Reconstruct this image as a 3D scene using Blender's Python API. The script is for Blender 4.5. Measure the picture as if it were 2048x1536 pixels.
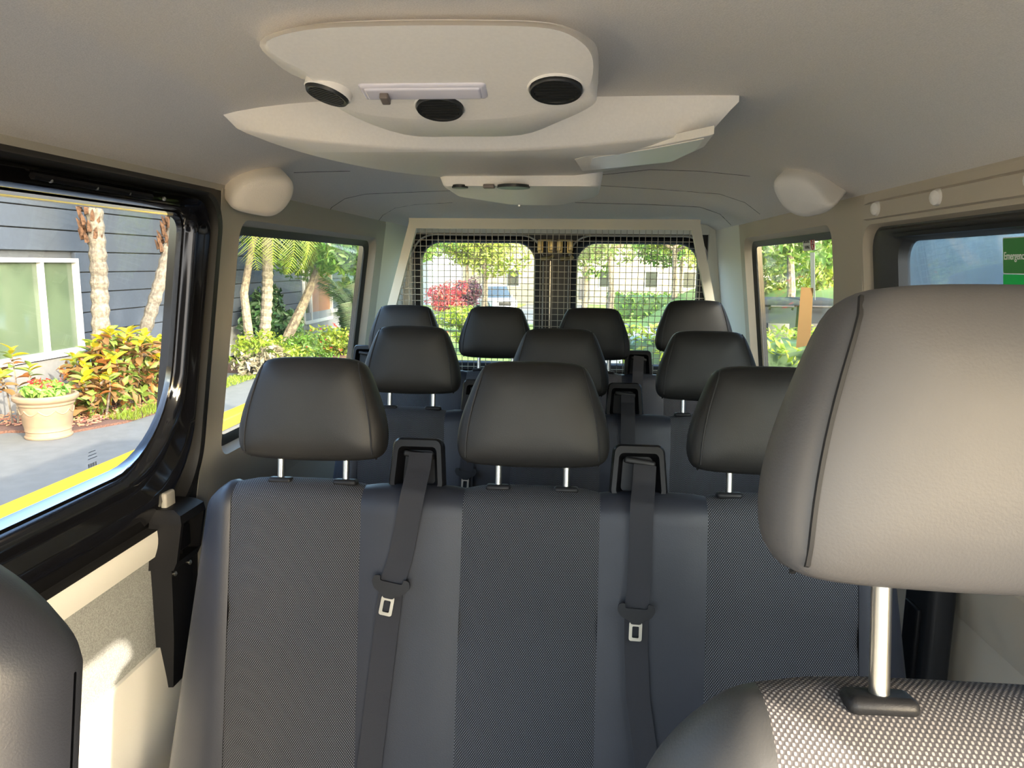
import bpy, math, random
import numpy as np
from mathutils import Vector, Matrix
rnd = random.Random(7)
S = bpy.context.scene
for o in list(bpy.data.objects): bpy.data.objects.remove(o)
COL = S.collection
R = math.radians
LIFT = 2.0            # everything is written relative to the eye height, then lifted so that the street is z = 0

# ------------------------------------------------------------------ camera
F = 1500.0
YAW, PITCH, ROLL = R(4.6482), R(9.0644), R(0.6)
_f = Vector((-math.sin(YAW)*math.cos(PITCH), math.cos(YAW)*math.cos(PITCH), -math.sin(PITCH)))
_r0 = Vector((math.cos(YAW), math.sin(YAW), 0)); _u0 = _r0.cross(_f)
_r = math.cos(ROLL)*_r0 + math.sin(ROLL)*_u0
_u = -math.sin(ROLL)*_r0 + math.cos(ROLL)*_u0
cd = bpy.data.cameras.new('camera'); cam = bpy.data.objects.new('camera', cd); COL.objects.link(cam)
cd.sensor_width = 36; cd.lens = 36*F/2048; cd.clip_start = .02; cd.clip_end = 500
cam.matrix_world = Matrix(((_r.x, _u.x, -_f.x, 0), (_r.y, _u.y, -_f.y, 0), (_r.z, _u.z, -_f.z, LIFT), (0, 0, 0, 1)))
S.camera = cam

# ------------------------------------------------------------------ sky, sun, exposure
SUN = Vector((1, -.9, .53)).normalized()
W = bpy.data.worlds.new('sky'); S.world = W; W.use_nodes = True
wt = W.node_tree; wt.nodes.clear()
sk = wt.nodes.new('ShaderNodeTexSky'); sk.sky_type = 'NISHITA'; sk.sun_disc = False
sk.sun_elevation = math.asin(SUN.z); sk.sun_rotation = math.atan2(SUN.x, SUN.y)
sk.air_density = 1.0; sk.dust_density = 3.0; sk.ozone_density = 1.2
bg = wt.nodes.new('ShaderNodeBackground'); bg.inputs[1].default_value = 1.0
wo = wt.nodes.new('ShaderNodeOutputWorld')
wm = wt.nodes.new('ShaderNodeMix'); wm.data_type = 'RGBA'; wm.blend_type = 'MULTIPLY'; wm.inputs[0].default_value = 1.0; wm.inputs[7].default_value = (.97, 1.0, 1.02, 1)
wt.links.new(sk.outputs[0], wm.inputs[6]); wt.links.new(wm.outputs[2], bg.inputs[0]); wt.links.new(bg.outputs[0], wo.inputs[0])
sl = bpy.data.lights.new('sun', 'SUN'); sl.energy = 5.2; sl.angle = R(.6); sl.color = (1, .89, .74)
so = bpy.data.objects.new('sun', sl); COL.objects.link(so)
so.rotation_euler = SUN.to_track_quat('Z', 'Y').to_euler(); so.location = SUN*60
vs = S.view_settings; vs.view_transform = 'Standard'; vs.look = 'None'; vs.gamma = 1; vs.use_curve_mapping = False
S.display_settings.display_device = 'sRGB'
vs.exposure = 1.56
try:
    S.cycles.use_denoising = True; S.cycles.max_bounces = 10; S.cycles.diffuse_bounces = 6
    S.cycles.transparent_max_bounces = 16; S.cycles.sample_clamp_indirect = 6
except Exception: pass

# ------------------------------------------------------------------ measuring helpers: rays of the survey photograph
def ray(px, py): return _f + (px-1024)/F*_r - (py-768)/F*_u
def onY(px, py, y): d = ray(px, py); return d*(y/d.y)
def onZ(px, py, z): d = ray(px, py); return d*(z/d.z)
def onX(px, py, a, b=0.0): d = ray(px, py); return d*(a/(d.x-b*d.z))      # plane x = a + b z
def onS(px, py, a, b): d = ray(px, py); return d*(a/(d.y-b*d.z))           # plane y = a + b z

# ------------------------------------------------------------------ materials
MATS = {}
def mat(name, col=(.5, .5, .5), rough=.6, metal=0.0, noise=0.0, nscale=30, bump=0.0, bscale=200, spec=.5, coat=0.0, trans=0.0, vary=0.0, col2=None, stretch=None, bdist=.001):
    if name in MATS: return MATS[name]
    m = bpy.data.materials.new(name); m.use_nodes = True; t = m.node_tree; N = t.nodes; L = t.links
    p = N['Principled BSDF']
    p.inputs['Base Color'].default_value = (*col, 1); p.inputs['Roughness'].default_value = rough
    p.inputs['Metallic'].default_value = metal; p.inputs['Specular IOR Level'].default_value = spec
    p.inputs['Coat Weight'].default_value = coat; p.inputs['Coat Roughness'].default_value = .08
    tc = N.new('ShaderNodeTexCoord'); src = tc.outputs['Object']
    if stretch:
        mp = N.new('ShaderNodeMapping'); mp.inputs['Scale'].default_value = stretch; L.new(src, mp.inputs[0]); src = mp.outputs[0]
    c = None
    c2 = col2 or tuple(x*(1-noise) for x in col)
    if noise > 0 or col2:
        n = N.new('ShaderNodeTexNoise'); n.inputs['Scale'].default_value = nscale; n.inputs['Detail'].default_value = 4
        L.new(src, n.inputs['Vector'])
        r = N.new('ShaderNodeValToRGB'); r.color_ramp.elements[0].position = .38; r.color_ramp.elements[1].position = .62
        r.color_ramp.elements[0].color = (*c2, 1); r.color_ramp.elements[1].color = (*col, 1)
        L.new(n.outputs['Fac'], r.inputs[0]); c = r.outputs[0]
    if vary > 0:
        g = N.new('ShaderNodeNewGeometry'); h = N.new('ShaderNodeHueSaturation')
        mr = N.new('ShaderNodeMapRange'); mr.inputs[3].default_value = 1-vary; mr.inputs[4].default_value = 1+vary
        L.new(g.outputs['Random Per Island'], mr.inputs[0]); L.new(mr.outputs[0], h.inputs['Value'])
        mr2 = N.new('ShaderNodeMapRange'); mr2.inputs[3].default_value = .5-vary*.07; mr2.inputs[4].default_value = .5+vary*.05
        L.new(g.outputs['Random Per Island'], mr2.inputs[0]); L.new(mr2.outputs[0], h.inputs['Hue'])
        if c is not None: L.new(c, h.inputs['Color'])
        else: h.inputs['Color'].default_value = (*col, 1)
        c = h.outputs[0]
    if c is not None: L.new(c, p.inputs['Base Color'])
    if bump > 0:
        n = N.new('ShaderNodeTexNoise'); n.inputs['Scale'].default_value = bscale; n.inputs['Detail'].default_value = 3
        L.new(src, n.inputs['Vector']); b = N.new('ShaderNodeBump'); b.inputs['Strength'].default_value = bump
        b.inputs['Distance'].default_value = bdist
        L.new(n.outputs['Fac'], b.inputs['Height']); L.new(b.outputs[0], p.inputs['Normal'])
    if trans > 0:
        tr = N.new('ShaderNodeBsdfTranslucent'); mx = N.new('ShaderNodeMixShader'); mx.inputs[0].default_value = trans
        if c is not None: L.new(c, tr.inputs[0])
        else: tr.inputs[0].default_value = (*col, 1)
        L.new(p.outputs[0], mx.inputs[1]); L.new(tr.outputs[0], mx.inputs[2]); L.new(mx.outputs[0], N['Material Output'].inputs[0])
    MATS[name] = m; return m

def glass(name, tint=(.95, .97, .96), dirt=0.0, dirtcol=(.6, .68, .75), refl=1.0):
    m = bpy.data.materials.new(name); m.use_nodes = True; t = m.node_tree; N = t.nodes; L = t.links
    N.remove(N['Principled BSDF']); out = N['Material Output']
    tr = N.new('ShaderNodeBsdfTransparent'); tr.inputs[0].default_value = (*tint, 1)
    gl = N.new('ShaderNodeBsdfGlossy'); gl.inputs['Roughness'].default_value = .02
    ge = N.new('ShaderNodeNewGeometry'); dt = N.new('ShaderNodeVectorMath'); dt.operation = 'DOT_PRODUCT'; L.new(ge.outputs['Normal'], dt.inputs[0]); L.new(ge.outputs['Incoming'], dt.inputs[1])
    def mth(op, a, b):
        q = N.new('ShaderNodeMath'); q.operation = op
        for i_, v_ in enumerate((a, b)):
            if v_ is None: continue
            if isinstance(v_, (int, float)): q.inputs[i_].default_value = v_
            else: L.new(v_, q.inputs[i_])
        return q.outputs[0]
    sch = mth('ADD', mth('MULTIPLY', mth('POWER', mth('SUBTRACT', 1.0, mth('ABSOLUTE', dt.outputs['Value'], None)), 5.0), .96), .04)
    mu = N.new('ShaderNodeMath'); mu.operation = 'MULTIPLY'; mu.inputs[1].default_value = refl; L.new(sch, mu.inputs[0])
    mx = N.new('ShaderNodeMixShader'); L.new(mu.outputs[0], mx.inputs[0]); L.new(tr.outputs[0], mx.inputs[1]); L.new(gl.outputs[0], mx.inputs[2])
    last = mx
    if dirt > 0:
        df = N.new('ShaderNodeBsdfDiffuse'); df.inputs[0].default_value = (*dirtcol, 1)
        tl = N.new('ShaderNodeBsdfTranslucent'); tl.inputs[0].default_value = (*dirtcol, 1)
        ad = N.new('ShaderNodeMixShader'); ad.inputs[0].default_value = .5; L.new(df.outputs[0], ad.inputs[1]); L.new(tl.outputs[0], ad.inputs[2])
        tc = N.new('ShaderNodeTexCoord'); n = N.new('ShaderNodeTexNoise'); n.inputs['Scale'].default_value = 7; n.inputs['Detail'].default_value = 8; n.inputs['Distortion'].default_value = 1.2
        L.new(tc.outputs['Object'], n.inputs['Vector'])
        mr = N.new('ShaderNodeMapRange'); mr.inputs[1].default_value = .3; mr.inputs[2].default_value = .7; mr.inputs[3].default_value = dirt*.55; mr.inputs[4].default_value = dirt*1.35
        L.new(n.outputs['Fac'], mr.inputs[0])
        m2 = N.new('ShaderNodeMixShader'); L.new(mr.outputs[0], m2.inputs[0]); L.new(mx.outputs[0], m2.inputs[1]); L.new(ad.outputs[0], m2.inputs[2]); last = m2
    L.new(last.outputs[0], out.inputs[0]); MATS[name] = m; return m

def woven(nm='perforated_mesh_fabric', c1=(.005, .005, .006), c2=(.120, .122, .135)):
    m = bpy.data.materials.new(nm); m.use_nodes = True; t = m.node_tree; N = t.nodes; L = t.links
    p = N['Principled BSDF']; p.inputs['Roughness'].default_value = .75; p.inputs['Specular IOR Level'].default_value = .3
    uv = N.new('ShaderNodeUVMap'); sp = N.new('ShaderNodeSeparateXYZ'); L.new(uv.outputs[0], sp.inputs[0])
    def s(out, period):
        a = N.new('ShaderNodeMath'); a.operation = 'MULTIPLY'; a.inputs[1].default_value = math.pi/period; L.new(out, a.inputs[0])
        b = N.new('ShaderNodeMath'); b.operation = 'SINE'; L.new(a.outputs[0], b.inputs[0]); return b.outputs[0]
    a = s(sp.outputs[0], .0021); b = s(sp.outputs[1], .0029)
    mu = N.new('ShaderNodeMath'); mu.operation = 'MULTIPLY'; L.new(a, mu.inputs[0]); L.new(b, mu.inputs[1])
    r = N.new('ShaderNodeValToRGB'); r.color_ramp.elements[0].position = .12; r.color_ramp.elements[1].position = .5
    r.color_ramp.elements[0].color = (*c1, 1); r.color_ramp.elements[1].color = (*c2, 1)
    L.new(mu.outputs[0], r.inputs[0]); L.new(r.outputs[0], p.inputs['Base Color'])
    bp = N.new('ShaderNodeBump'); bp.inputs['Strength'].default_value = .3; bp.inputs['Distance'].default_value = .0006
    L.new(mu.outputs[0], bp.inputs['Height']); L.new(bp.outputs[0], p.inputs['Normal'])
    return m
FAB = woven(); FAB2 = woven('windscreen_lit_mesh', (.05, .046, .048), (.24, .225, .21))  # second mesh is a lightened copy, windscreen light put into its colour
BOL = mat('windscreen_lit_bolster', (.048, .047, .046), .48, noise=.1, nscale=9, bump=.3, bscale=500, bdist=.0006)  # front seat bolster leather, lightened with windscreen light in the colour
LEA = mat('black_leather', (.015, .0145, .014), .5, noise=.15, nscale=8, bump=.2, bscale=600, spec=.32)
LEA2 = mat('grey_leather', (.019, .021, .028), .48, noise=.12, nscale=9, bump=.2, bscale=600, spec=.33)
SEAM = mat('black_thread', (.008, .008, .009), .7)
PLB = mat('black_plastic', (.012, .012, .013), .45, spec=.2, bump=.15, bscale=900)
PLG = mat('gloss_black_plastic', (.006, .006, .007), .36, spec=.13)
PAINT = mat('black_body_paint', (.006, .006, .007), .10, coat=1.0)
PAINT2 = mat('satin_black_paint', (.008, .008, .009), .35)
RUB = mat('black_rubber', (.012, .012, .012), .55)
CHR = mat('chrome_post', (.50, .50, .48), .28, metal=1)
STEEL = mat('zinc_steel', (.62, .58, .50), .3, metal=1)
GOLD = mat('passivated_zinc', (.62, .48, .22), .35, metal=1)
HEAD = mat('headliner_cloth', (.78, .735, .68), .92, noise=.10, nscale=420, bump=.5, bscale=480, spec=.2)
CONS = mat('console_plastic', (.86, .82, .75), .5, noise=.03, nscale=200, bump=.15, bscale=700)
TRIM = mat('grey_trim_plastic', (.36, .345, .30), .6, bump=.2, bscale=600)
TRIMB = mat('beige_trim_plastic', (.50, .43, .33), .6, bump=.2, bscale=600)
PODM = mat('speaker_pod_plastic', (.78, .74, .67), .55, bump=.5, bscale=420)
CREAM = mat('cream_panel_plastic', (.72, .70, .62), .55, bump=.1, bscale=400)
PANEL = mat('flecked_grey_panel', (.34, .345, .32), .75, noise=.35, nscale=330, bump=.2, bscale=500)
CAGE = mat('cream_painted_steel', (.62, .60, .50), .45)
WIRE = mat('galvanised_wire', (.36, .35, .29), .5)
FLEA = mat('windscreen_lit_leather', (.082, .079, .080), .5, noise=.06, nscale=8, bump=.3, bscale=500, spec=.35, bdist=.0006)  # headrest leather lightened so the colour carries the windscreen light
WEB = mat('seat_belt_webbing', (.018, .018, .021), .65, spec=.25, bump=.4, bscale=500, stretch=(1, 1, 6))
LENS = mat('lavender_lens', (.68, .66, .72), .25, spec=.6)
FLOORM = mat('grey_vinyl_floor', (.06, .06, .062), .7, noise=.3, nscale=200)
DARKV = mat('dark_vent', (.020, .021, .020), .4)
LGREY = mat('light_grey_seal', (.42, .43, .42), .5)
GLASS = glass('clear_glass', (.82, .83, .83), refl=.7)
GLASSR = glass('rear_glass', (.93, .95, .90), dirt=.01, dirtcol=(.75, .8, .7), refl=.6)
GLASSD = glass('dusty_glass', (.72, .80, .86), dirt=.22, dirtcol=(.13, .18, .22))
GLASSM = glass('hazy_glass', (.89, .91, .89), dirt=.004, dirtcol=(.6, .66, .68), refl=.4)

# ------------------------------------------------------------------ object helpers
def tag(o, label=None, cat=None, group=None, kind=None):
    if label: o['label'] = label
    if cat: o['category'] = cat
    if group: o['group'] = group
    if kind: o['kind'] = kind
    return o
ORG = {}
def thing(name, label, cat, loc=(0, 0, 0), group=None, kind=None):
    o = bpy.data.objects.new(name, None); COL.objects.link(o); o.location = loc; o.empty_display_size = .05
    ORG[o.name] = Vector(loc); return tag(o, label, cat, group, kind)
def shade(me, ang=35):
    if len(me.polygons): me.polygons.foreach_set('use_smooth', [True]*len(me.polygons))
    try: me.set_sharp_from_angle(angle=R(ang))
    except Exception: pass
class MB:
    def __init__(s): s.v = []; s.f = []; s.uv = None
    def add(s, v, f):
        n = len(s.v); s.v += [tuple(p) for p in v]; s.f += [tuple(i+n for i in q) for q in f]; return s
    def box(s, c, d, rot=None):
        c = Vector(c); P = []
        for i in (-1, 1):
            for j in (-1, 1):
                for k in (-1, 1):
                    p = Vector((i*d[0]/2, j*d[1]/2, k*d[2]/2)); P.append(c+(rot @ p if rot else p))
        return s.add(P, [(0, 1, 3, 2), (4, 6, 7, 5), (0, 4, 5, 1), (2, 3, 7, 6), (0, 2, 6, 4), (1, 5, 7, 3)])
    def loft(s, loops, closed=True, cap0=True, cap1=True):
        n = len(loops[0]); b = len(s.v)
        for l in loops: s.v += [tuple(p) for p in l]
        m = n if closed else n-1
        for i in range(len(loops)-1):
            for j in range(m):
                a = b+i*n+j; c = b+i*n+(j+1) % n; s.f.append((a, c, c+n, a+n))
        if closed and cap0: s.f.append(tuple(b+j for j in reversed(range(n))))
        if closed and cap1: s.f.append(tuple(b+(len(loops)-1)*n+j for j in range(n)))
        return s
    def tube(s, pts, r, n=8, caps=True):
        pts = [Vector(p) for p in pts]; rs = r if isinstance(r, (list, tuple)) else [r]*len(pts); loops = []
        up = None
        for i, p in enumerate(pts):
            t = (pts[min(i+1, len(pts)-1)]-pts[max(i-1, 0)]).normalized()
            if up is None: up = Vector((0, 0, 1)) if abs(t.z) < .9 else Vector((0, 1, 0))
            a = t.cross(up)
            if a.length < 1e-5: a = t.cross(Vector((1, 0, 0)))
            a.normalize(); bb = a.cross(t).normalized(); up = bb
            loops.append([p+rs[i]*(math.cos(2*math.pi*k/n)*a+math.sin(2*math.pi*k/n)*bb) for k in range(n)])
        return s.loft(loops, True, caps, caps)
    def lathe(s, c, prof, n=20, axis=None):
        c = Vector(c); q = axis.to_track_quat('Z', 'Y') if axis else None; loops = []
        for r, z in prof:
            l = []
            for k in range(n):
                p = Vector((max(r, 1e-4)*math.cos(2*math.pi*k/n), max(r, 1e-4)*math.sin(2*math.pi*k/n), z)); l.append(c+(q @ p if q else p))
            loops.append(l)
        return s.loft(loops)
    def rbox(s, x0, x1, y0, y1, z0, z1, r=.01, k=3, M=None):
        r = min(r, (x1-x0)/2.01, (y1-y0)/2.01, (z1-z0)/2.01); loops = []
        for i in range(k+1):
            a = math.pi/2*i/k; loops.append((r*(1-math.sin(a)), z0+r*(1-math.cos(a))))
        L2 = loops+[(i, z1-(z-z0)) for i, z in reversed(loops)]
        out = []
        for ins, z in L2:
            l = [Vector((x, y, z)) for x, y in rrect(x0+ins, x1-ins, y0+ins, y1-ins, max(r-ins, 1e-4)*.98+1e-4, k)]
            out.append([M @ p for p in l] if M else l)
        return s.loft(out)
    def build(s, name, m, parent=None, local=False, ang=35, uv=None, kind=None):
        off = Vector((0, 0, 0)); q = parent
        if not local:
            while q is not None: off = off+q.location; q = q.parent
        me = bpy.data.meshes.new(name); me.from_pydata([tuple(Vector(p)-off) for p in s.v] if off.length else s.v, [], s.f)
        me.materials.append(m); shade(me, ang)
        if uv is not None:
            ul = me.uv_layers.new(name='UVMap'); vi = np.zeros(len(me.loops), dtype=np.int32); me.loops.foreach_get('vertex_index', vi)
            ul.data.foreach_set('uv', np.array(uv, dtype=np.float32)[vi].ravel())
        me.update(); o = bpy.data.objects.new(name, me); COL.objects.link(o)
        if parent is not None: o.parent = parent
        if kind: o['kind'] = kind
        return o
def rrect(x0, x1, y0, y1, r, k=4):
    rr_ = r if isinstance(r, (list, tuple)) else [r]*4      # order: (x1,y0) (x1,y1) (x0,y1) (x0,y0)
    P = []
    for (cx, cy, a0, q) in ((x1, y0, -90, 0), (x1, y1, 0, 1), (x0, y1, 90, 2), (x0, y0, 180, 3)):
        rq = rr_[q]; sx = -1 if cx == x1 else 1; sy = -1 if cy == y1 else 1
        for i in range(k+1):
            a = R(a0+90*i/k); P.append((cx+sx*rq+rq*math.cos(a), cy+sy*rq+rq*math.sin(a)))
    return P
def roundpoly(pts, r, k=4):
    n = len(pts); out = []; rs = r if isinstance(r, (list, tuple)) else [r]*n
    for i in range(n):
        p = Vector(pts[i][:2]); a = Vector(pts[i-1][:2])-p; b = Vector(pts[(i+1) % n][:2])-p
        ra = min(rs[i], a.length*.48); rb = min(rs[i], b.length*.48)
        A = p+a.normalized()*ra; B = p+b.normalized()*rb
        for j in range(k+1):
            t = j/k; out.append(((1-t)**2*A+2*t*(1-t)*p+t*t*B))
    return out
def struct(o): o['kind'] = 'structure'; return o
def dup(o, parent=None, loc=None, rz=None, scale=None, **kw):
    c = o.copy(); COL.objects.link(c)
    if parent is not None: c.parent = parent
    for ch in list(o.children): dup(ch, c)
    if loc is not None: c.location = loc
    if rz is not None: c.rotation_euler = (0, 0, rz)
    if scale is not None: c.scale = scale
    tag(c, **kw); return c

# ================================================================== THE VAN SHELL
def xl(z): return -.884+.14*z if z > -.72 else -.985
def xr(z): return .732-.12*z if z > -.72 else .818
def wl(y, z, d=0): return Vector((xl(z)-d, y, z))
def wr(y, z, d=0): return Vector((xr(z)+d, y, z))
def frame(mapf, loops, name, m, parent=None, k=6, ang=40):
    """loops: (y0,y1,z0,z1,radii,d) from the hole outwards; a ring lofted on a side wall"""
    b = MB(); b.loft([[mapf(y, z, d) for y, z in rrect(y0, y1, z0, z1, r, k)] for (y0, y1, z0, z1, r, d) in loops], True, False, False)
    return b.build(name, m, parent, ang=ang)
def pane(mapf, y0, y1, z0, z1, r, d, name, m, parent=None, k=6):
    P = rrect(y0, y1, z0, z1, r, k); b = MB()
    b.loft([[mapf(y, z, d) for y, z in P], [mapf(y, z, d+.004) for y, z in P]])
    return b.build(name, m, parent)
def strip(mapf, y0, y1, z0, z1, d=0, th=.02, name='panel', m=TRIM, parent=None, n=6, bulge=0):
    zs = [z0+(z1-z0)*i/n for i in range(n+1)]
    b = MB(); L0 = []
    for z in zs:
        t = (z-z0)/(z1-z0); e = bulge*math.sin(math.pi*t)
        L0.append([mapf(y0, z, d-e), mapf(y1, z, d-e), mapf(y1, z, d+th), mapf(y0, z, d+th)])
    b.loft(L0); return b.build(name, m, parent)
ZT = .175; YF = -1.0; YB = 3.42; YD = 4.0; ZF = -1.40

# left side ---------------------------------------------------------
wallL = struct(strip(wl, 1.815, 1.87, -.72, ZT, 0, .02, 'wall_left', TRIM)); wallL['label'] = 'grey plastic trimmed side wall of the van on the left'
frame(wl, [(1.95, 3.24, -.50, .085, .05, .035), (1.93, 3.262, -.52, .098, .05, .012), (1.915, 3.275, -.53, .108, .05, -.006), (1.885, 3.31, -.56, .128, .05, .0), (1.87, 3.42, -.72, ZT, .004, .0)], 'window_surround', TRIM, wallL)
frame(wl, [(1.967, 3.222, -.485, .070, .045, .03), (1.955, 3.236, -.497, .082, .05, .022), (1.935, 3.256, -.515, .094, .05, .02)], 'rubber_seal', RUB, wallL)
w1 = struct(pane(wl, 1.945, 3.245, -.505, .09, .05, .036, 'window_1', GLASSM)); w1['label'] = 'left rear side window of the van'
strip(wl, 1.86, 3.42, ZF, -.72, 0, .02, 'lower_panel', TRIM, wallL)
strip(wl, 3.42, YD, ZF, .215, 0, .02, 'cargo_side_panel', CREAM, wallL)
# sliding door: black painted inner frame round the glass, cream rail, flecked panel, cream lower panel
door = thing('door_1', 'black painted sliding door with a large window and cream lower trim', 'door', (xl(ZF), 1.0, ZF)); door['kind'] = 'structure'; del door['category']
rad = lambda a, b: [b, a, a, b]   # (y1,z0) (y1,z1) (y0,z1) (y0,z0)
frame(wl, [(.33, 1.728, -.457, .100, rad(.035, .21), .062), (.328, 1.730, -.461, .104, rad(.035, .21), .045), (.315, 1.692, -.463, .107, rad(.04, .21), .030),
           (.305, 1.700, -.468, .110, rad(.045, .21), .034), (.295, 1.705, -.478, .113, rad(.05, .21), .006), (.285, 1.713, -.490, .117, rad(.055, .21), .000),
           (.275, 1.722, -.505, .121, rad(.06, .21), .012), (.265, 1.732, -.515, .124, rad(.065, .20), .030), (.255, 1.742, -.53, .130, rad(.07, .20), .028),
           (.245, 1.752, -.545, .135, rad(.075, .19), .004), (.24, 1.762, -.57, .140, rad(.08, .18), -.004), (.235, 1.772, -.59, .146, rad(.085, .17), .004),
           (.23, 1.780, -.62, .150, rad(.088, .165), .016)],
      'door_frame', PAINT, door, k=10, ang=60)
frame(wl, [(.23, 1.780, -.62, .150, rad(.088, .165), .016), (.228, 1.785, -.621, .153, rad(.09, .165), -.012), (.225, 1.803, -.622, .158, rad(.09, .165), -.014), (.222, 1.812, -.623, .163, rad(.092, .165), -.002), (.22, 1.822, -.624, ZT, rad(.02, .02), .004)],
      'door_seal', RUB, door, k=10, ang=60)
pane(wl, .325, 1.732, -.462, .104, rad(.035, .21), .056, 'window_pane', GLASS, door, k=10)
strip(wl, .22, 1.64, -.690, -.622, -.010, .03, 'armrest_rail', CREAM, door, bulge=.005)
strip(wl, .22, 1.80, -.925, -.690, .004, .02, 'flecked_panel', PANEL, door)
strip(wl, .22, 1.86, ZF, -.925, -.006, .03, 'lower_trim', CREAM, door, bulge=.02)
b = MB(); pA = wl(1.16, .131, -.004); pB = wl(1.50, .128, -.004)
b.tube([pA+(pB-pA)*t for t in (0, .5, 1)], .006, 6); b.build('guide_rail', PLG, door)
b = MB()
for y in (1.20, 1.32, 1.42, 1.545): b.lathe(wl(y, .128, -.004), [(.004, 0), (.004, .004), (.001, .006)], 8, Vector((1, 0, 0)))
b.build('screw', STEEL, door)
for mf, par in ((wl, wallL),):
    strip(mf, YF, YD, .125, .27, .064, .02, 'cant_rail', PAINT, par); strip(mf, 1.735, 1.93, ZF, .13, .064, .02, 'outer_pillar_skin', PAINT, par); strip(mf, 3.27, YD, ZF, .13, .05, .02, 'outer_skin', PAINT, par); strip(mf, YF, YD, ZF, -.64, .055, .02, 'outer_skin', PAINT, par)
    strip(mf, 1.80, 1.90, ZF, ZT, .022, .02, 'pillar_core', RUB, par); strip(mf, .1, YD, .17, .20, .002, .04, 'roof_joint', TRIM, par)
# front part of the left wall with the cab window (beside the viewer)
strip(wl, .12, .22, ZF, ZT, 0, .03, 'front_pillar', TRIM, wallL)
frame(wl, [(-.75, .05, -.40, .09, .06, .03), (-.78, .08, -.43, .12, .05, 0), (YF, .12, -.60, ZT, .004, 0)], 'cab_window_surround', PAINT, wallL)
strip(wl, YF, .12, ZF, -.60, 0, .03, 'cab_door_panel', PANEL, wallL)
# tall latch column at the rear edge of the sliding door
lt = thing('door_latch', 'tall black plastic latch cover at the rear edge of the sliding door', 'door latch', (xl(-1.0)+.02, 1.68, -1.03))
b = MB()
def lc(y0, y1, z, p): return [wl(y0, z, .01), wl(y1, z, .01), wl(y1-.006, z, -p), wl(y0+.006, z, -p)]
b.loft([lc(1.615, 1.725, -1.03, .030), lc(1.615, 1.725, -.90, .040), lc(1.615, 1.725, -.725, .045)]); b.build('latch_column', PLB, lt)
b = MB()
b.loft([lc(1.605, 1.735, -.725, .055), lc(1.605, 1.735, -.705, .062), lc(1.605, 1.632, -.705, .062)][:2]); 
b.loft([lc(1.605, 1.628, -.705, .062), lc(1.605, 1.628, -.61, .066)]); b.loft([lc(1.712, 1.735, -.705, .062), lc(1.712, 1.735, -.61, .066)])
b.loft([lc(1.605, 1.735, -.61, .066), lc(1.608, 1.732, -.59, .060), lc(1.615, 1.725, -.578, .04)]); b.build('latch_housing', PLB, lt)
b = MB(); b.loft([lc(1.628, 1.712, -.705, .022), lc(1.628, 1.712, -.61, .022)]); b.build('recess', RUB, lt)
b = MB(); b.rbox(-.016, .016, -.028, .028, 0, .058, .006, M=Matrix.Translation(wl(1.668, -.690, -.038))); b.tube([wl(1.668, -.705, -.04), wl(1.668, -.69, -.04)], .006, 8); b.build('release_lever', PLG, lt)
for y in (1.635, 1.705):
    b = MB(); b.lathe(wl(y, -.742, -.044), [(.006, 0), (.006, .003), (.002, .006)], 10, Vector((1, 0, 0))); b.build('screw', STEEL, lt)
b = MB(); b.rbox(-.008, .008, -.022, .022, -.02, .025, .006, M=Matrix.Translation(wl(1.655, -.568, -.006))); b.build('end_cap', TRIM, lt)

# right side --------------------------------------------------------
wallR = struct(strip(wr, 1.975, 2.19, -.72, ZT, 0, .02, 'wall_right', TRIMB, bulge=.02)); wallR['label'] = 'beige plastic trimmed side wall of the van on the right'
frame(wr, [(2.235, 3.29, -.50, .098, .05, .035), (2.22, 3.305, -.515, .112, .05, .010), (2.21, 3.318, -.525, .12, .05, -.006), (2.195, 3.345, -.56, .140, .05, -.002), (2.19, 3.42, -.72, ZT, .004, .0)], 'window_surround', TRIMB, wallR)
frame(wr, [(2.255, 3.268, -.485, .082, .045, .03), (2.245, 3.28, -.495, .090, .05, .024), (2.228, 3.297, -.51, .104, .05, .02)], 'rubber_seal', RUB, wallR)
w2 = struct(pane(wr, 2.23, 3.295, -.505, .102, .05, .036, 'window_2', GLASSM)); w2['label'] = 'right rear side window of the van with stickers on it'
strip(wr, .22, 3.42, ZF, -.72, 0, .02, 'lower_panel', TRIMB, wallR)
strip(wr, 3.42, YD, ZF, .215, 0, .02, 'cargo_side_panel', CREAM, wallR)
DARKT = mat('dark_grey_window_frame', (.045, .044, .043), .5, bump=.15, bscale=600)
frame(wr, [(.30, 1.835, -.42, .062, .05, .045), (.295, 1.84, -.425, .067, .05, .02), (.28, 1.90, -.45, .080, .05, .004), (.27, 1.935, -.50, .088, .05, .0), (.265, 1.955, -.55, .094, .05, .010), (.26, 1.962, -.56, .098, .06, .010)], 'window_frame', DARKT, wallR)
frame(wr, [(.26, 1.962, -.56, .098, .06, .010), (.25, 1.968, -.57, .104, .06, -.012), (.235, 1.972, -.6, .112, .05, -.012), (.22, 1.975, -.72, ZT, .004, 0)], 'window_trim', TRIMB, wallR)
b = MB(); b.loft([[wr(y, .070+i*.0, -.004), wr(y, .078, -.008), wr(y, .078, .02), wr(y, .070, .02)] for i, y in ((0, .32), (0, 1.0), (0, 1.80))]); b.build('window_gasket', RUB, wallR)
w3 = struct(pane(wr, .29, 1.84, -.43, .07, .05, .04, 'window_3', GLASSD)); w3['label'] = 'dusty right side window marked as emergency exit'
strip(wr, .12, .22, ZF, ZT, 0, .03, 'front_pillar', TRIMB, wallR)
frame(wr, [(-.75, -.05, -.40, .09, .06, .03), (-.78, -.03, -.43, .12, .05, 0), (YF, .12, -.60, ZT, .004, 0)], 'cab_window_surround', PAINT, wallR)
strip(wr, YF, .12, ZF, -.60, 0, .03, 'cab_door_panel', PANEL, wallR)
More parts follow.
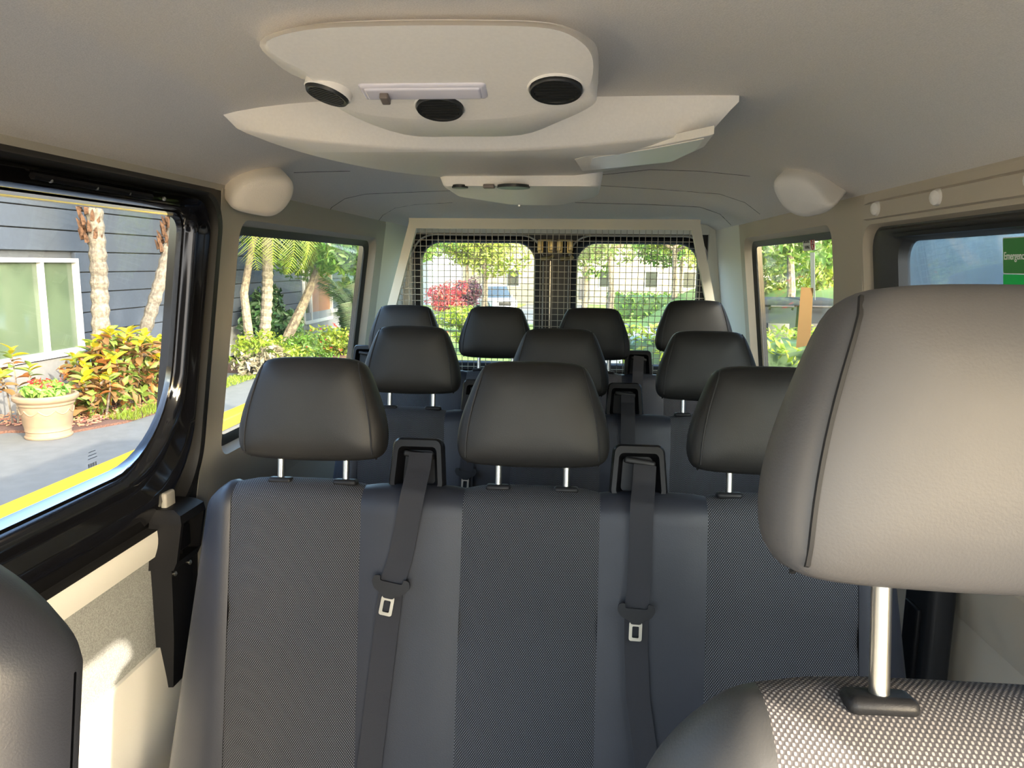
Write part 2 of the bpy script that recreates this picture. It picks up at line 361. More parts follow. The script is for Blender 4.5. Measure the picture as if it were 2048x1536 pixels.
# ledge over the right window carrying three round clips
b = MB(); b.loft([[wr(y, .112, -.004), wr(y, .116, -.022), wr(y, .150, -.020), wr(y, .158, -.004)] for y in (.3, .9, 1.5, 1.93)]); b.build('header_ledge', TRIMB, wallR)
for y in (1.845, 1.55, 1.24):
    b = MB(); b.lathe(wr(y, .137, -.012), [(.016, 0), (.017, .010), (.014, .018), (.006, .022), (.0, .023)], 14, Vector((-1, -.25, -.1))); b.build('round_clip', PODM, wallR)
for mf, par in ((wr, wallR),):
    strip(mf, YF, YD, .125, .27, .055, .02, 'cant_rail', PAINT, par); strip(mf, 1.90, 2.2, ZF, .13, .05, .02, 'outer_pillar_skin', RUB, par); strip(mf, 3.33, YD, ZF, .13, .05, .02, 'outer_skin', PAINT, par); strip(mf, YF, YD, ZF, -.58, .055, .02, 'outer_skin', PAINT, par)
    strip(mf, .1, YD, .17, .20, .002, .04, 'roof_joint', TRIMB, par)
# black belt column low on the right wall
lb = thing('belt_column', 'black plastic belt column low on the right side wall', 'belt cover', (.76, 1.55, ZF))
b = MB(); b.rbox(.735, .79, 1.50, 1.62, ZF, -.45, .015); b.build('column_cover', PLB, lb)
b = MB(); b.rbox(.725, .737, 1.53, 1.59, -1.0, -.7, .004); b.build('belt_slot_plate', PLG, lb)

# ceiling -----------------------------------------------------------
XC = -.07
def zc(x, y):
    u = min(1, abs(x-XC)/(.805 if x < XC else .79)); z = ZT+.120*(1-u**4.5)
    t = min(1, max(0, (y-3.05)/.42)); t = t*t*(3-2*t)
    return z*(1-t)+t*min(z, .212)
xs = [xl(ZT)-.005+(xr(ZT)+.005-xl(ZT)+.005)*.5*(1-math.cos(math.pi*i/36)) for i in range(37)]
ys = [YF+(3.0-YF)*i/16 for i in range(17)]+[3.0+.06*i for i in range(1, 10)]+[3.8, YD+.02]
b = MB(); b.loft([[Vector((x, y, zc(x, y))) for x in xs] for y in ys], False)
ceil = struct(b.build('ceiling', HEAD)); ceil['label'] = 'light grey cloth headliner arching over the cabin'
b = MB(); b.loft([[Vector((x, y, zc(x, y)+.06)) for x in xs] for y in ys], False); b.build('outer_roof_skin', PAINT, ceil)
def onC(px, py):
    d = ray(px, py); lo, hi = .2, 5.0
    for _ in range(50):
        m_ = (lo+hi)/2; p = d*(m_/d.y)
        if p.z > zc(p.x, p.y): hi = m_
        else: lo = m_
    return d*(lo/d.y)
def seam(pts, r=.0013):
    Q = []
    for i in range(len(pts)-1):
        for t in (0, .25, .5, .75): Q.append((pts[i][0]*(1-t)+pts[i+1][0]*t, pts[i][1]*(1-t)+pts[i+1][1]*t))
    Q.append(pts[-1]); b = MB(); b.tube([onC(*q) for q in Q], r, 5); return b.build('headliner_seam', mat('seam_shadow_gap', (.10, .095, .085), .9), ceil)
for s_ in ([(588, 345), (640, 343), (700, 342)], [(652, 430), (664, 414), (690, 397), (730, 388), (800, 385), (905, 381)],
           [(752, 448), (766, 430), (790, 416), (830, 409), (905, 405)], [(1200, 371), (1300, 377), (1440, 388), (1490, 405), (1520, 428)],
           [(1150, 405), (1300, 409), (1400, 414), (1440, 428), (1462, 450)], [(1200, 350), (1300, 339), (1400, 342), (1500, 352)]):
    seam(s_)
# floor, rear wall
b = MB(); b.box((XC, (YF+YD)/2, ZF-.02), (1.82, YD-YF+.04, .04)); fl = struct(b.build('floor', FLOORM)); fl['label'] = 'dark grey vinyl floor of the van'
# rear header and pillars round the two back doors
b = MB()
def wy(x, z, d=0): return Vector((x, YD+d, z))
b.loft([[wy(-.93, .16, -.02), wy(.80, .16, -.02), wy(.80, .16, .03), wy(-.93, .16, .03)], [wy(-.93, .22, -.03), wy(.80, .22, -.03), wy(.80, .22, .03), wy(-.93, .22, .03)]])
wallB = struct(b.build('wall_rear', CREAM)); wallB['label'] = 'pale header and pillars framing the rear doors'
for x0, x1 in ((-1.0, -.865), (.68, .85)):
    b = MB(); b.box(((x0+x1)/2, YD, -.6), (x1-x0, .05, 1.6)); b.build('rear_pillar', CREAM, wallB)
def rdoor(n, x0, x1, hx0, hx1, lab):
    r_ = [.10, .10, .10, .10]
    dr = thing('door_%d' % n, lab, 'door', ((x0+x1)/2, YD, ZF)); dr['kind'] = 'structure'; del dr['category']
    def ring(lps, name, m):
        b = MB(); b.loft([[wy(x, z, d) for x, z in rrect(a, c, e, f, r, 8)] for (a, c, e, f, r, d) in lps], True, False, False); return b.build(name, m, dr, ang=50)
    ring([(hx0, hx1, -.52, .11, .10, .03), (hx0-.006, hx1+.006, -.53, .116, .10, 0), (hx0-.03, hx1+.03, -.56, .132, .11, -.012), (hx0-.035, hx1+.035, -.565, .138, .11, .0),
          (hx0-.05, hx1+.05, -.58, .15, .10, .004), (x0, x1, -.66, .185, .02, .006)], 'door_shell', PAINT2)
    ring([(hx0-.044, hx1+.044, -.572, .146, .115, -.002), (hx0-.046, hx1+.046, -.574, .148, .115, -.010), (hx0-.050, hx1+.050, -.578, .152, .115, -.010), (hx0-.052, hx1+.052, -.58, .154, .115, -.001)], 'weather_strip', LGREY)
    b = MB(); b.loft([[wy(x, z, d) for x, z in rrect(hx0-.004, hx1+.004, -.525, .114, .10, 8)] for d in (.022, .026)]); b.build('window_pane', GLASSR, dr)
    b = MB(); b.box(((x0+x1)/2, YD+.01, (ZF-.66)/2), (x1-x0, .03, -ZF-.66)); b.build('lower_panel', PAINT, dr)
    return dr
d2 = rdoor(2, -.875, -.104, -.815, -.215, 'black left rear door with a rounded window')
d3 = rdoor(3, -.100, .69, .015, .632, 'black right rear door with a rounded window')
for dr, cx in ((d2, -.155), (d3, -.055)):
    b = MB(); b.rbox(cx-.042, cx-.018, YD-.045, YD, .07, .125, .004); b.rbox(cx+.018, cx+.042, YD-.045, YD, .07, .125, .004); b.rbox(cx-.04, cx+.04, YD-.02, YD, .06, .13, .003)
    b.build('latch_bracket', GOLD, dr)
    b = MB(); b.rbox(cx-.012, cx+.012, YD-.05, YD-.01, .05, .12, .004); b.build('latch_claw', PLB, dr)
    b = MB(); b.tube([wy(cx-.02, .03, -.02), wy(cx+.03, .035, -.04), wy(cx+.045, .045, -.04)], .011, 8); b.build('latch_arm', GOLD, dr)
MB().box((-.102, YD+.012, -.55), (.04, .012, 1.5)).build('centre_seal', RUB, d2)
b = MB(); b.tube([wy(-.128, z, -.02) for z in (.02, -.3, -.62)], .005, 6); b.build('lock_rod', STEEL, d2)

# partition cage ----------------------------------------------------
YC = 3.15
cg = thing('partition_grille', 'cream steel partition with square wire mesh between the seats and the rear doors', 'grille', (-.09, YC, ZF))
zt, zb_ = .186, -1.30
def cxl(z): return -.692-.27*(zt-z) if z > -.35 else -.837
def cxr(z): return .500+.23*(zt-z) if z > -.35 else .623
b = MB(); fw = .042
def bar(P, Q, w, n, y=YC, th=.025):
    P = Vector((P[0], y, P[1])); Q = Vector((Q[0], y, Q[1])); t = (Q-P).normalized(); s = Vector((t.z, 0, -t.x))*w/2; d = Vector((0, th/2, 0))
    return MB().loft([[A+s-d, A+s+d, A-s+d, A-s-d] for A in (P, Q)]).build(n, CAGE, cg)
bar((cxl(zt), zt-fw/2), (cxr(zt), zt-fw/2), fw, 'top_bar')
bar((cxl(zt)+.022, zt-.004), (cxl(-.35)+.018, -.35), .036, 'side_bar', YC+.001); bar((cxr(zt)-.022, zt-.004), (cxr(-.35)-.018, -.35), .036, 'side_bar', YC+.001)
bar((cxl(-.35)+.018, -.35), (cxl(-.35)+.018, ZF), .036, 'upright'); bar((cxr(-.35)-.018, -.35), (cxr(-.35)-.018, ZF), .036, 'upright')
bar((cxl(-1)+.0, -1.28), (cxr(-1), -1.28), .04, 'bottom_bar')
p_ = .0253; wr_ = .0013
z = zt-fw+.004; k_ = 0
wires = []
while z > -1.27:
    a, c = cxl(z)+.03, cxr(z)-.03
    wires.append(MB().add([(a, YC+.012-wr_, z-wr_), (a, YC+.012+wr_, z-wr_), (a, YC+.012+wr_, z+wr_), (a, YC+.012-wr_, z+wr_), (c, YC+.012-wr_, z-wr_), (c, YC+.012+wr_, z-wr_), (c, YC+.012+wr_, z+wr_), (c, YC+.012-wr_, z+wr_)],
                 [(0, 1, 2, 3), (4, 7, 6, 5), (0, 4, 5, 1), (1, 5, 6, 2), (2, 6, 7, 3), (3, 7, 4, 0)]).build('wire', WIRE, cg)); z -= p_
x = cxl(-1)+.035
while x < cxr(-1)-.03:
    top = zt-fw
    if x < cxl(zt)+.03: top = zt-(cxl(zt)-x)/.27-.10
    if x > cxr(zt)-.03: top = zt-(x-cxr(zt))/.23-.10
    top = min(top, zt-fw)
    MB().box((x, YC+.0155, (top-1.27)/2), (2*wr_, 2*wr_, top+1.27)).build('wire', WIRE, cg); x += p_

# ================================================================== SEATS
def curve_pts(P, n):
    P = [Vector((*p, 0)) for p in P]; out = []
    m_ = len(P)
    for i in range(m_):
        p0, p1, p2, p3 = P[i-1], P[i], P[(i+1) % m_], P[(i+2) % m_]
        for j in range(n):
            t = j/n; out.append(.5*((2*p1)+(-p0+p2)*t+(2*p0-5*p1+4*p2-p3)*t*t+(-p0+3*p1-3*p2+p3)*t**3))
    return out
HO = [(0, .203), (.055, .202), (.088, .197), (.106, .181), (.126, .135), (.141, .090), (.147, .055), (.145, .026), (.134, .009), (.108, .002), (.055, -.001), (0, -.002)]
HO = HO+[(-x, z) for x, z in HO[-2:0:-1]]
HC = curve_pts(HO, 3); HCZ = .095
_ang = np.array([math.atan2(p.y-HCZ, p.x) for p in HC]); _rad = np.array([math.hypot(p.x, p.y-HCZ) for p in HC])
_o = np.argsort(_ang); _ang = _ang[_o]; _rad = _rad[_o]
def hsurf(x, z, T, n=3.4):
    a = math.atan2(z-HCZ, x); r = np.interp(a, np.r_[_ang-2*math.pi, _ang, _ang+2*math.pi], np.r_[_rad, _rad, _rad]); k = min(1, math.hypot(x, z-HCZ)/r)
    return T*(1-k**n)**(1/n)
def headrest(parent, cx, cy, cz, T=.052, tilt=R(-9), post_len=.05, m=None):
    """pillow with side seams, two chrome posts and their collars; cy, cz = middle of the lower edge"""
    M = Matrix.Translation((cx, cy, cz)) @ Matrix.Rotation(tilt, 4, 'X')
    ks = [0, .3, .55, .72, .84, .91, .955, .985, 1.0]; nn = len(HC); v = []; f = []
    def lay(k, sgn): 
        y = sgn*T*(max(0, 1-k**3.4))**(1/3.4)
        return [M @ Vector((p.x*k, y, HCZ+(p.y-HCZ)*k)) for p in HC]
    loops = [lay(k, -1) for k in ks[1:]]+[lay(k, 1) for k in reversed(ks[1:-1])]
    b = MB(); b.v.append(tuple(M @ Vector((0, -T, HCZ)))); 
    b.loft(loops, True, False, False); b.v.append(tuple(M @ Vector((0, T, HCZ)))); last = len(b.v)-1
    for j in range(nn): b.f.append((0, 1+(j+1) % nn, 1+j)); b.f.append((last, last-nn+j, last-nn+(j+1) % nn))
    h = b.build('headrest', m or LEA, parent, ang=80)
    for s in (-1, 1):
        P = []
        for i in range(15):
            t = i/14; x = s*(.093+.030*math.sin(math.pi*min(1, t*1.05)*.55)*1.0+ .004*t); z = .192*(1-t)+.004*t
            P.append(M @ Vector((x, -hsurf(x, z, T)-.0002, z)))
        MB().tube(P, .0021, 5).build('seam', SEAM, h)
    for s in (-1, 1):
        x = s*.066; top = M @ Vector((x, 0, .02)); bot = M @ Vector((x, 0, -post_len-.03))
        MB().tube([top, bot], .0068, 12).build('post', CHR, h)
        q = M @ Vector((x, 0, -post_len))
        b = MB(); b.rbox(-.024, .024, -.013, .013, -.006, .007, .006, M=Matrix.Translation(q) @ Matrix.Rotation(tilt, 4, 'X')); b.build('collar', PLB, h)
    return h

def bprofile(T, hgt, k, nf=16, na=8, nb=6):
    """path (y,z,ny,nz) round a backrest: front bottom, front, over the top, back bottom; z relative to the crest"""
    P = []
    for i in range(nf): z = -hgt+(hgt-T)*i/(nf-1); P.append((k*z, z, -1, 0))
    y0 = k*(-T)+T
    for i in range(1, na): a = math.pi*i/na; P.append((y0-T*math.cos(a), -T+T*math.sin(a), -math.cos(a), math.sin(a)))
    for i in range(nb): z = -T-(hgt-T)*i/(nb-1); P.append((k*z+2*T, z, 1, 0))
    return P
def backseg(parent, name, m, Y0, Z0, xa, xb, T=.045, hgt=.62, k=.226, bulge=.008, crease=None, edge=0, nx=8, wexp=1.0, rc=None):
    """xa, xb = (top, bottom) x of the two long edges; edge = -1/1 for an outer bolster on that side"""
    P = bprofile(T, hgt, k); b = MB(); uv = []; loops = []
    for i in range(nx+1):
        u = i/nx
        if edge: u = math.sin(math.pi/2*u)
        if edge < 0: u = 1-math.sin(math.pi/2*(1-i/nx))
        l = []; s = 0; prev = None; PP = P; e_ = 0
        if edge:
            e_ = u if edge > 0 else 1-u; Te = T*math.sqrt(max(0, 1-e_**2.6))+.0015; D = (rc or T)*(.4*e_+.6*(1-math.sqrt(max(0, 1-e_**2))))
            PP = [(y+T-Te, z-D, ny, nz) for y, z, ny, nz in bprofile(Te, hgt-D, k)]
        for (y, z, ny, nz) in PP:
            t = min(1, max(0, -z/hgt)); A = xa[0]+(xa[1]-xa[0])*t; B = xb[0]+(xb[1]-xb[0])*t; x = A+(B-A)*u
            if edge: off = bulge*(1-e_)*min(1, e_*5)
            else: e = min(u, 1-u)*2; off = bulge*(1-(1-e)**4)
            if crease: off -= crease[1]*math.exp(-((z-crease[0])/.012)**2)*(1 if ny < 0 and nz == 0 else 0)
            q = Vector((x, Y0+y+ny*off, Z0+z+nz*off))
            if prev is not None: s += (Vector((0, q.y, q.z))-Vector((0, prev.y, prev.z))).length
            prev = q; l.append(q); uv.append((x, s))
        loops.append(l)
    b.loft(loops, False); b.f = [tuple(reversed(q)) for q in b.f]
    return b.build(name, m, parent, ang=60, uv=uv)
def belt_guide(parent, cx, Y, Z, w=.114, h=.104):
    """black bezel with a slot, standing on the crest of a backrest"""
    M = Matrix.Translation((cx, Y, Z)) @ Matrix.Rotation(R(-14), 4, 'X')
    def lp(x0, x1, z0, z1, r, y, tp=0): return [M @ Vector((x*(1-tp*(z-z0)/(z1-z0)), y, z)) for x, z in rrect(x0, x1, z0, z1, r, 5)]
    w2 = w/2; b = MB()
    b.loft([lp(-w2+.004, w2-.004, .0, h-.004, .014, .05, .14), lp(-w2, w2, -.0, h, .016, .03, .14), lp(-w2, w2, 0, h, .016, .006, .14), lp(-w2+.004, w2-.004, .003, h-.004, .013, 0, .14),
            lp(-w2+.013, w2-.013, .006, h-.017, .010, .0, .14), lp(-w2+.015, w2-.015, .008, h-.019, .010, .010, .14), lp(-w2+.024, w2-.024, .012, h-.024, .010, .030, .14)], True, True, True)
    g = b.build('belt_guide', PLG, parent, ang=40)
    b = MB(); b.rbox(-.03, .03, -.008, .010, -.006, .006, .004, M=M @ Matrix.Translation((.002, .008, h-.034)) @ Matrix.Rotation(R(8), 4, 'Y')); b.build('belt_roller', PLB, g)
    return g
def cushion(parent, x0, x1, yf, yb, z0, z1, inserts):
    MB().rbox(x0, x1, yf, yb, z0, z1, .04).build('seat_cushion', LEA2, parent)
    for a, c in inserts:
        b = MB(); b.rbox(a, c, yf+.02, yb-.08, z1-.02, z1+.014, .012); b.build('cushion_insert', FAB, parent, uv=[(p[0], p[1]) for p in b.v])

def bench(name, label, Y0, Z0, segs, rests, guides, group, hgt=.62, hb=.03, cr=(-.235, .006)):
    x0 = segs[0][1][0]; x1 = segs[-1][2][0]
    t = thing(name, label, 'seat', ((x0+x1)/2, Y0-.25, ZF), group)
    for i, (kind, xa, xb) in enumerate(segs):
        if kind == 'M': backseg(t, 'mesh_insert', FAB, Y0, Z0, xa, xb, bulge=.010, crease=cr, hgt=hgt)
        elif kind == 'L': backseg(t, 'leather_strip', LEA2, Y0, Z0, xa, xb, bulge=.005, hgt=hgt)
        elif kind == 'A': backseg(t, 'side_bolster', LEA2, Y0, Z0, xa, xb, bulge=.010, edge=-1, rc=.05, hgt=hgt, nx=12)
        elif kind == 'B': backseg(t, 'side_bolster', LEA2, Y0, Z0, xa, xb, bulge=.010, edge=1, rc=.05, hgt=hgt, nx=12)
    for x in rests: headrest(t, x, Y0+.035, Z0+hb+.02, post_len=hb+.014)
    for x in guides: belt_guide(t, x, Y0+.028, Z0-.006)
    zs = Z0-.60
    ins = [(xa[1], xb[1]) for kd, xa, xb in segs if kd == 'M']
    cushion(t, x0-.03, x1+.03, Y0-.60, Y0-.06, zs-.10, zs, ins)
    b = MB()
    for yy in (Y0-.52, Y0-.14): b.tube([(x0+.05, yy, zs-.11), (x1-.05, yy, zs-.11)], .018, 8)
    b.build('seat_frame', PLB, t)
    for xx in (x0+.08, x1-.08):
        for yy in (Y0-.52, Y0-.14): MB().tube([(xx, yy, zs-.12), (xx, yy, ZF)], .02, 8).build('leg', PLB, t)
    return t
segs1 = [('A', (-.725, -.790), (-.663, -.651)), ('M', (-.663, -.651), (-.403, -.393)), ('L', (-.403, -.393), (-.204, -.206)), ('M', (-.204, -.206), (.058, .055)),
         ('L', (.058, .055), (.259, .251)), ('M', (.259, .251), (.53, .53)), ('B', (.53, .53), (.600, .665))]
row1 = bench('bench_seat', 'front three-seat bench with black leather and perforated fabric, nearest full row', 1.375, -.436, segs1, (-.508, -.073, .368), (-.302, .132), 'bench seats in rows')
sh = lambda sg, d: [(k, (a[0]+d, a[1]+d), (c[0]+d, c[1]+d)) for k, a, c in sg]
row2 = bench('bench_seat', 'second three-seat bench, between the nearest row and the last row', 2.155, -.436, sh(segs1, .028), (-.480, -.040, .390), (-.277, .155), 'bench seats in rows')
segs3 = [('A', (-.82, -.86), (-.775, -.775)), ('M', (-.775, -.775), (-.555, -.555)), ('L', (-.555, -.555), (-.415, -.415)), ('M', (-.415, -.415), (-.19, -.19)), ('L', (-.19, -.19), (-.04, -.04)),
         ('M', (-.04, -.04), (.19, .19)), ('L', (.19, .19), (.35, .35)), ('M', (.35, .35), (.575, .575)), ('B', (.575, .575), (.62, .66))]
row3 = bench('bench_seat', 'rearmost four-seat bench in front of the wire partition', 2.885, -.420, segs3, (-.665, -.303, .073), (.255, -.83), 'bench seats in rows', hb=.035)
headrest(row3, .4625, 2.92, -.33, post_len=.075)
# front seats
def front_seat(lab, Y0, Z0, xm0, xm1, wl_, wr2, hx, Zh, rc=.10, bw=None, fab=None):
    t = thing('front_seat', lab, 'seat', ((xm0+xm1)/2, Y0-.2, ZF), None)
    backseg(t, 'side_bolster', bw or LEA2, Y0, Z0, (xm0-wl_[0], xm0-wl_[1]), (xm0, xm0+.01), T=.058, hgt=.66, bulge=.004, edge=-1, rc=rc, nx=14)
    backseg(t, 'mesh_insert', fab or FAB, Y0, Z0, (xm0, xm0+.01), (xm1, xm1-.01), T=.058, hgt=.66, bulge=.008)
    backseg(t, 'side_bolster', bw or LEA2, Y0, Z0, (xm1, xm1-.01), (xm1+wr2[0], xm1+wr2[1]), T=.058, hgt=.66, bulge=.004, edge=1, rc=rc, nx=14)
    headrest(t, hx, Y0+.045, Zh, post_len=Zh-Z0-.004, T=.055, m=FLEA)
    cushion(t, xm0-.07, xm1+.07, Y0-.62, Y0-.08, Z0-.68, Z0-.56, [(xm0, xm1)])
    MB().rbox(xm0-.04, xm1+.04, Y0-.55, Y0-.1, ZF, Z0-.68, .03).build('seat_base', PLB, t)
    return t
fs = front_seat('large front seat coloured lighter for windscreen light, at the lower right, closest to the viewer', .462, -.300, .140, .425, (.078, .11), (.09, .12), .281, -.212, bw=BOL, fab=FAB2)
fl2 = front_seat('dark front seat back cut off by the lower left frame edge', .43, -.202, -.71, -.475, (.10, .13), (.11, .125), -.66, -.13, rc=.10)

# ------------------------------------------------------------------ seat belts
def belt(label, pts, w, ti, Yp, Zp, roll=0, group='seat belts hanging on the benches', lie=.006):
    """pts: photo points; the webbing lies on the reclined face y = a + b z"""
    bb = .226; aa = Yp-bb*Zp-.020
    Q = []
    for p in pts:
        Q.append(onS(p[0], p[1], aa-(p[2] if len(p) > 2 else 0), bb))
    n = Vector((0, -1, .226)).normalized()
    t = thing('seat_belt', label, 'seat belt', Q[-1], group)
    # dense polyline
    C = []
    for i in range(len(Q)-1):
        for j in range(6): C.append(Q[i].lerp(Q[i+1], j/6))
    C.append(Q[-1])
    b = MB(); loops = []
    for i, c in enumerate(C):
        d = (C[min(i+1, len(C)-1)]-C[max(i-1, 0)]).normalized(); s = d.cross(n).normalized()*w/2
        tw = Matrix.Rotation(roll*math.sin(i/len(C)*3), 3, d); s = tw @ s; nn = n*.0008
        loops.append([c+s+nn, c-s+nn, c-s-nn, c+s-nn])
    b.loft(loops); b.build('webbing', WEB, t, ang=50)
    # tongue
    c = Q[ti]; d = (Q[min(ti+1, len(Q)-1)]-Q[ti-1]).normalized(); x = -d.cross(n).normalized(); 
    if x.x < 0: x = -x
    M = Matrix(((x.x, n.x, -d.x, c.x), (x.y, n.y, -d.y, c.y), (x.z, n.z, -d.z, c.z), (0, 0, 0, 1))) 
    s_ = w/.046
    out = [(-.034, .014), (-.022, .016), (-.022, .006), (.022, .006), (.022, .016), (.034, .014), (.037, .002), (.030, -.010), (.012, -.018), (.010, -.024), (-.010, -.024), (-.012, -.018), (-.030, -.010), (-.037, .002)]
    lo = [[M @ Vector((p.x*s_, y, p.y*s_)) for p in roundpoly(out, .004, 2)] for y in (.003, .009)]
    MB().loft(lo).build('tongue', PLB, t, ang=30)
    b = MB(); inner = rrect(-.0065, .0065, -.050, -.028, .002, 3); outer = rrect(-.0125, .0125, -.056, -.020, .004, 3)
    A = [[M @ Vector((p[0]*s_, y, p[1]*s_)) for p in q] for q, y in ((inner, .0045), (outer, .0045), (outer, .0075), (inner, .0075), (inner, .0045))]
    b.loft(A, True, False, False); b.build('tongue_blade', STEEL, t, ang=30)
    return t
belt('seat belt between the left and middle seats of the nearest row', [(842, 905, -.045), (838, 935, -.03), (826, 985, .004), (812, 1060), (800, 1120), (783, 1170, .006), (772, 1260), (755, 1400), (738, 1536), (732, 1600)], .046, 5, 1.375, -.436)
belt('seat belt between the middle and right seats of the nearest row', [(1290, 930, -.045), (1288, 965, -.03), (1284, 1010, .004), (1281, 1100), (1277, 1180), (1272, 1222, .006), (1272, 1300), (1276, 1400), (1290, 1500), (1300, 1600)], .043, 5, 1.375, -.436, roll=.25)
belt('seat belt of the second bench at its right bezel', [(1256, 790, -.05), (1256, 805, -.04), (1256, 835, .004), (1256, 880), (1255, 1000), (1255, 1100)], .040, 4, 2.155, -.436)
belt('seat belt of the second bench with its tongue behind the nearest middle headrest', [(945, 790, -.05), (943, 805, -.04), (940, 835, .004), (938, 880), (932, 945), (928, 1040)], .040, 4, 2.155, -.436)
belt('seat belt of the rearmost bench in its bezel', [(1278, 712, -.05), (1277, 722, -.04), (1276, 745, .004), (1274, 800), (1272, 860), (1272, 900)], .040, 4, 2.885, -.42)

# ================================================================== OVERHEAD CONSOLE
oc = thing('overhead_air_console', 'cream overhead air console with round vents and lamps hung under the headliner', 'ceiling console', (-.19, 1.5, .29))
def lev(pts, r, z, k=5, curve=0):
    return [Vector((p.x, p.y, z+curve*((p.x+.19)/.45)**2)) for p in roundpoly(pts, r, k)]
PD = [((600, 52, .294), (603, 54, .283), (612, 60, .276)), ((760, 42, .294), (762, 45, .283), (765, 52, .276)), ((950, 41, .294), (950, 44, .283), (950, 51, .276)), ((1100, 47, .294), (1099, 50, .283), (1097, 57, .276)),
      ((1172, 74, .294), (1170, 77, .282), (1162, 84, .273)), ((1197, 112, .294), (1196, 118, .270), (1186, 122, .262)), ((.055, 1.27), (1194, 184, .235), (1180, 170, .236)), ((.0, 1.38), (1184, 211, .220), (1163, 188, .228)),
      ((-.05, 1.42), (1121, 242, .208), (1100, 213, .217)), ((-.08, 1.43), (1042, 270, .204), (1035, 234, .211)), ((-.2, 1.44), (926, 273, .203), (900, 241, .210)), ((-.3, 1.42), (808, 269, .205), (750, 232, .214)),
      ((-.38, 1.33), (684, 221, .228), (672, 207, .232)), ((602, 158, .294), (603, 155, .272), (612, 147, .266)), ((545, 122, .294), (547, 121, .281), (557, 117, .272)), ((519, 82, .294), (521, 82, .282), (533, 84, .275))]
def sp3(Q, n=4):
    out = []; m_ = len(Q)
    for i in range(m_):
        p0, p1, p2, p3 = Q[i-1], Q[i], Q[(i+1) % m_], Q[(i+2) % m_]
        for j in range(n):
            t = j/n; out.append(.5*((2*p1)+(-p0+p2)*t+(2*p0-5*p1+4*p2-p3)*t*t+(-p0+3*p1-3*p2+p3)*t**3))
    return out
def pq(a): return onZ(*a) if len(a) == 3 else Vector((a[0], a[1], .294))
_a = onZ(900, 241, .210); _b = onZ(900, 51, .276); sn = Vector((0, -(_b.z-_a.z), -(_a.y-_b.y))).normalized()
def onPl(px, py): d = ray(px, py); return d*(((_a+_b)/2).dot(sn)/d.dot(sn))
Tc = [pq(a[0]) for a in PD]; Tc[6] = onZ(1190, 200, .294); Rc = [onPl(*a[2][:2]) for a in PD]; Sc = [pq(a[1]) if 6 <= i <= 12 else Tc[i].lerp(Rc[i], .45) for i, a in enumerate(PD)]
for i in range(6, 13): Sc[i].z = min(Sc[i].z, Rc[i].z-.001) if 7 <= i <= 11 else Sc[i].z
Tl = sp3(Tc); Sl = sp3(Sc); Rl = sp3(Rc); cR_ = sum(Rl, Vector())/len(Rl)
b = MB(); b.loft([[p+Vector((0, 0, .02)) for p in Tl], Tl, Sl, Rl]+[[cR_+(p-cR_)*k for p in Rl] for k in (.985, .8, .5, .15)])
FP = b.build('front_pod', CONS, oc, ang=60)
b = MB()
n_ = 40
def cross(ins, z, cv):
    P = []; xa, xb = -.668+ins, .276-ins; yf = 1.385+ins*.6
    for i in range(13): t = i/12; P.append((xa+(xb-xa)*t, yf+.02*(1-(2*t-1)**2)))
    for i in range(1, 24):
        a = math.pi*i/24; cx_ = (xa+xb)/2; P.append((cx_+(xb-cx_)*abs(math.cos(a))**.8*(1 if math.cos(a) > 0 else -1), yf+.03+(.49-ins)*math.sin(a)**.9))
    return [Vector((x, y, z+cv*((x+.19)/.46)**2)) for x, y in P]
b.loft([cross(-.0, .315, -.02), cross(0, .292, -.010), cross(.012, .250, .02), cross(.035, .212, .035), cross(.05, .206, .036)])
CP = b.build('cross_panel', CONS, oc, ang=60)
b = MB()
rt = [(-.36, 1.85), (.07, 1.85), (.072, 2.12), (-.04, 2.50), (-.22, 2.50), (-.37, 2.18)]
rb = [(-.33, 1.86), (.058, 1.86), (.060, 2.14), (-.05, 2.45), (-.20, 2.45), (-.335, 2.15)]
b.loft([lev(rt, .04, .31), lev(rt, .04, .27), lev(rb, .04, .192), lev([(x*.97-.005, y) for x, y in rb], .04, .187)]); RP = b.build('rear_pod', CONS, oc, ang=50)
MB().lathe(Vector((-.18, 2.44, .188)), [(.0, -.008), (.005, -.006), (.006, 0), (.004, .002)], 10).build('screw', STEEL, oc)
# slope of the front pod: from (y 1.01, z .284) to (1.095, .222)
_a = onZ(900, 241, .210); _b = onZ(900, 51, .276); sn = Vector((0, -(_b.z-_a.z), -(_a.y-_b.y))).normalized()
from mathutils.bvhtree import BVHTree
def bvh(o): off = o.parent.location; return BVHTree.FromPolygons([v.co+off for v in o.data.vertices], [tuple(p.vertices) for p in o.data.polygons])
TF = bvh(FP); TC = bvh(CP); TR = bvh(RP)
def hitp(T, px, py):
    d = ray(px, py).normalized(); h = T.ray_cast(Vector((0, 0, 0)), d); n = h[1]
    return (h[0], -n if n.dot(d) > 0 else n) if h[0] is not None else (None, None)
def avg(T, px, py, w):
    P, n = hitp(T, px, py); acc = n.copy()
    for a, c in ((w, 0), (-w, 0), (0, w*.4), (0, -w*.4)):
        q, m_ = hitp(T, px+a, py+c)
        if q is not None: acc += m_
    return P, acc.normalized()
def slopeM(p, n=sn, roll=0):
    x = Vector((1, 0, 0)); x = (x-n*x.dot(n)).normalized(); y = n.cross(x); return Matrix(((x.x, y.x, n.x, p.x), (x.y, y.y, n.y, p.y), (x.z, y.z, n.z, p.z), (0, 0, 0, 1))) @ Matrix.Rotation(roll, 4, 'Z')
p0, n0 = avg(TF, 847, 181, 60); M = slopeM(p0, n0)
b = MB(); b.rbox(-.088, .088, -.020, .020, -.010, .004, .006, M=M); lamp = b.build('reading_lamp', LENS, oc)
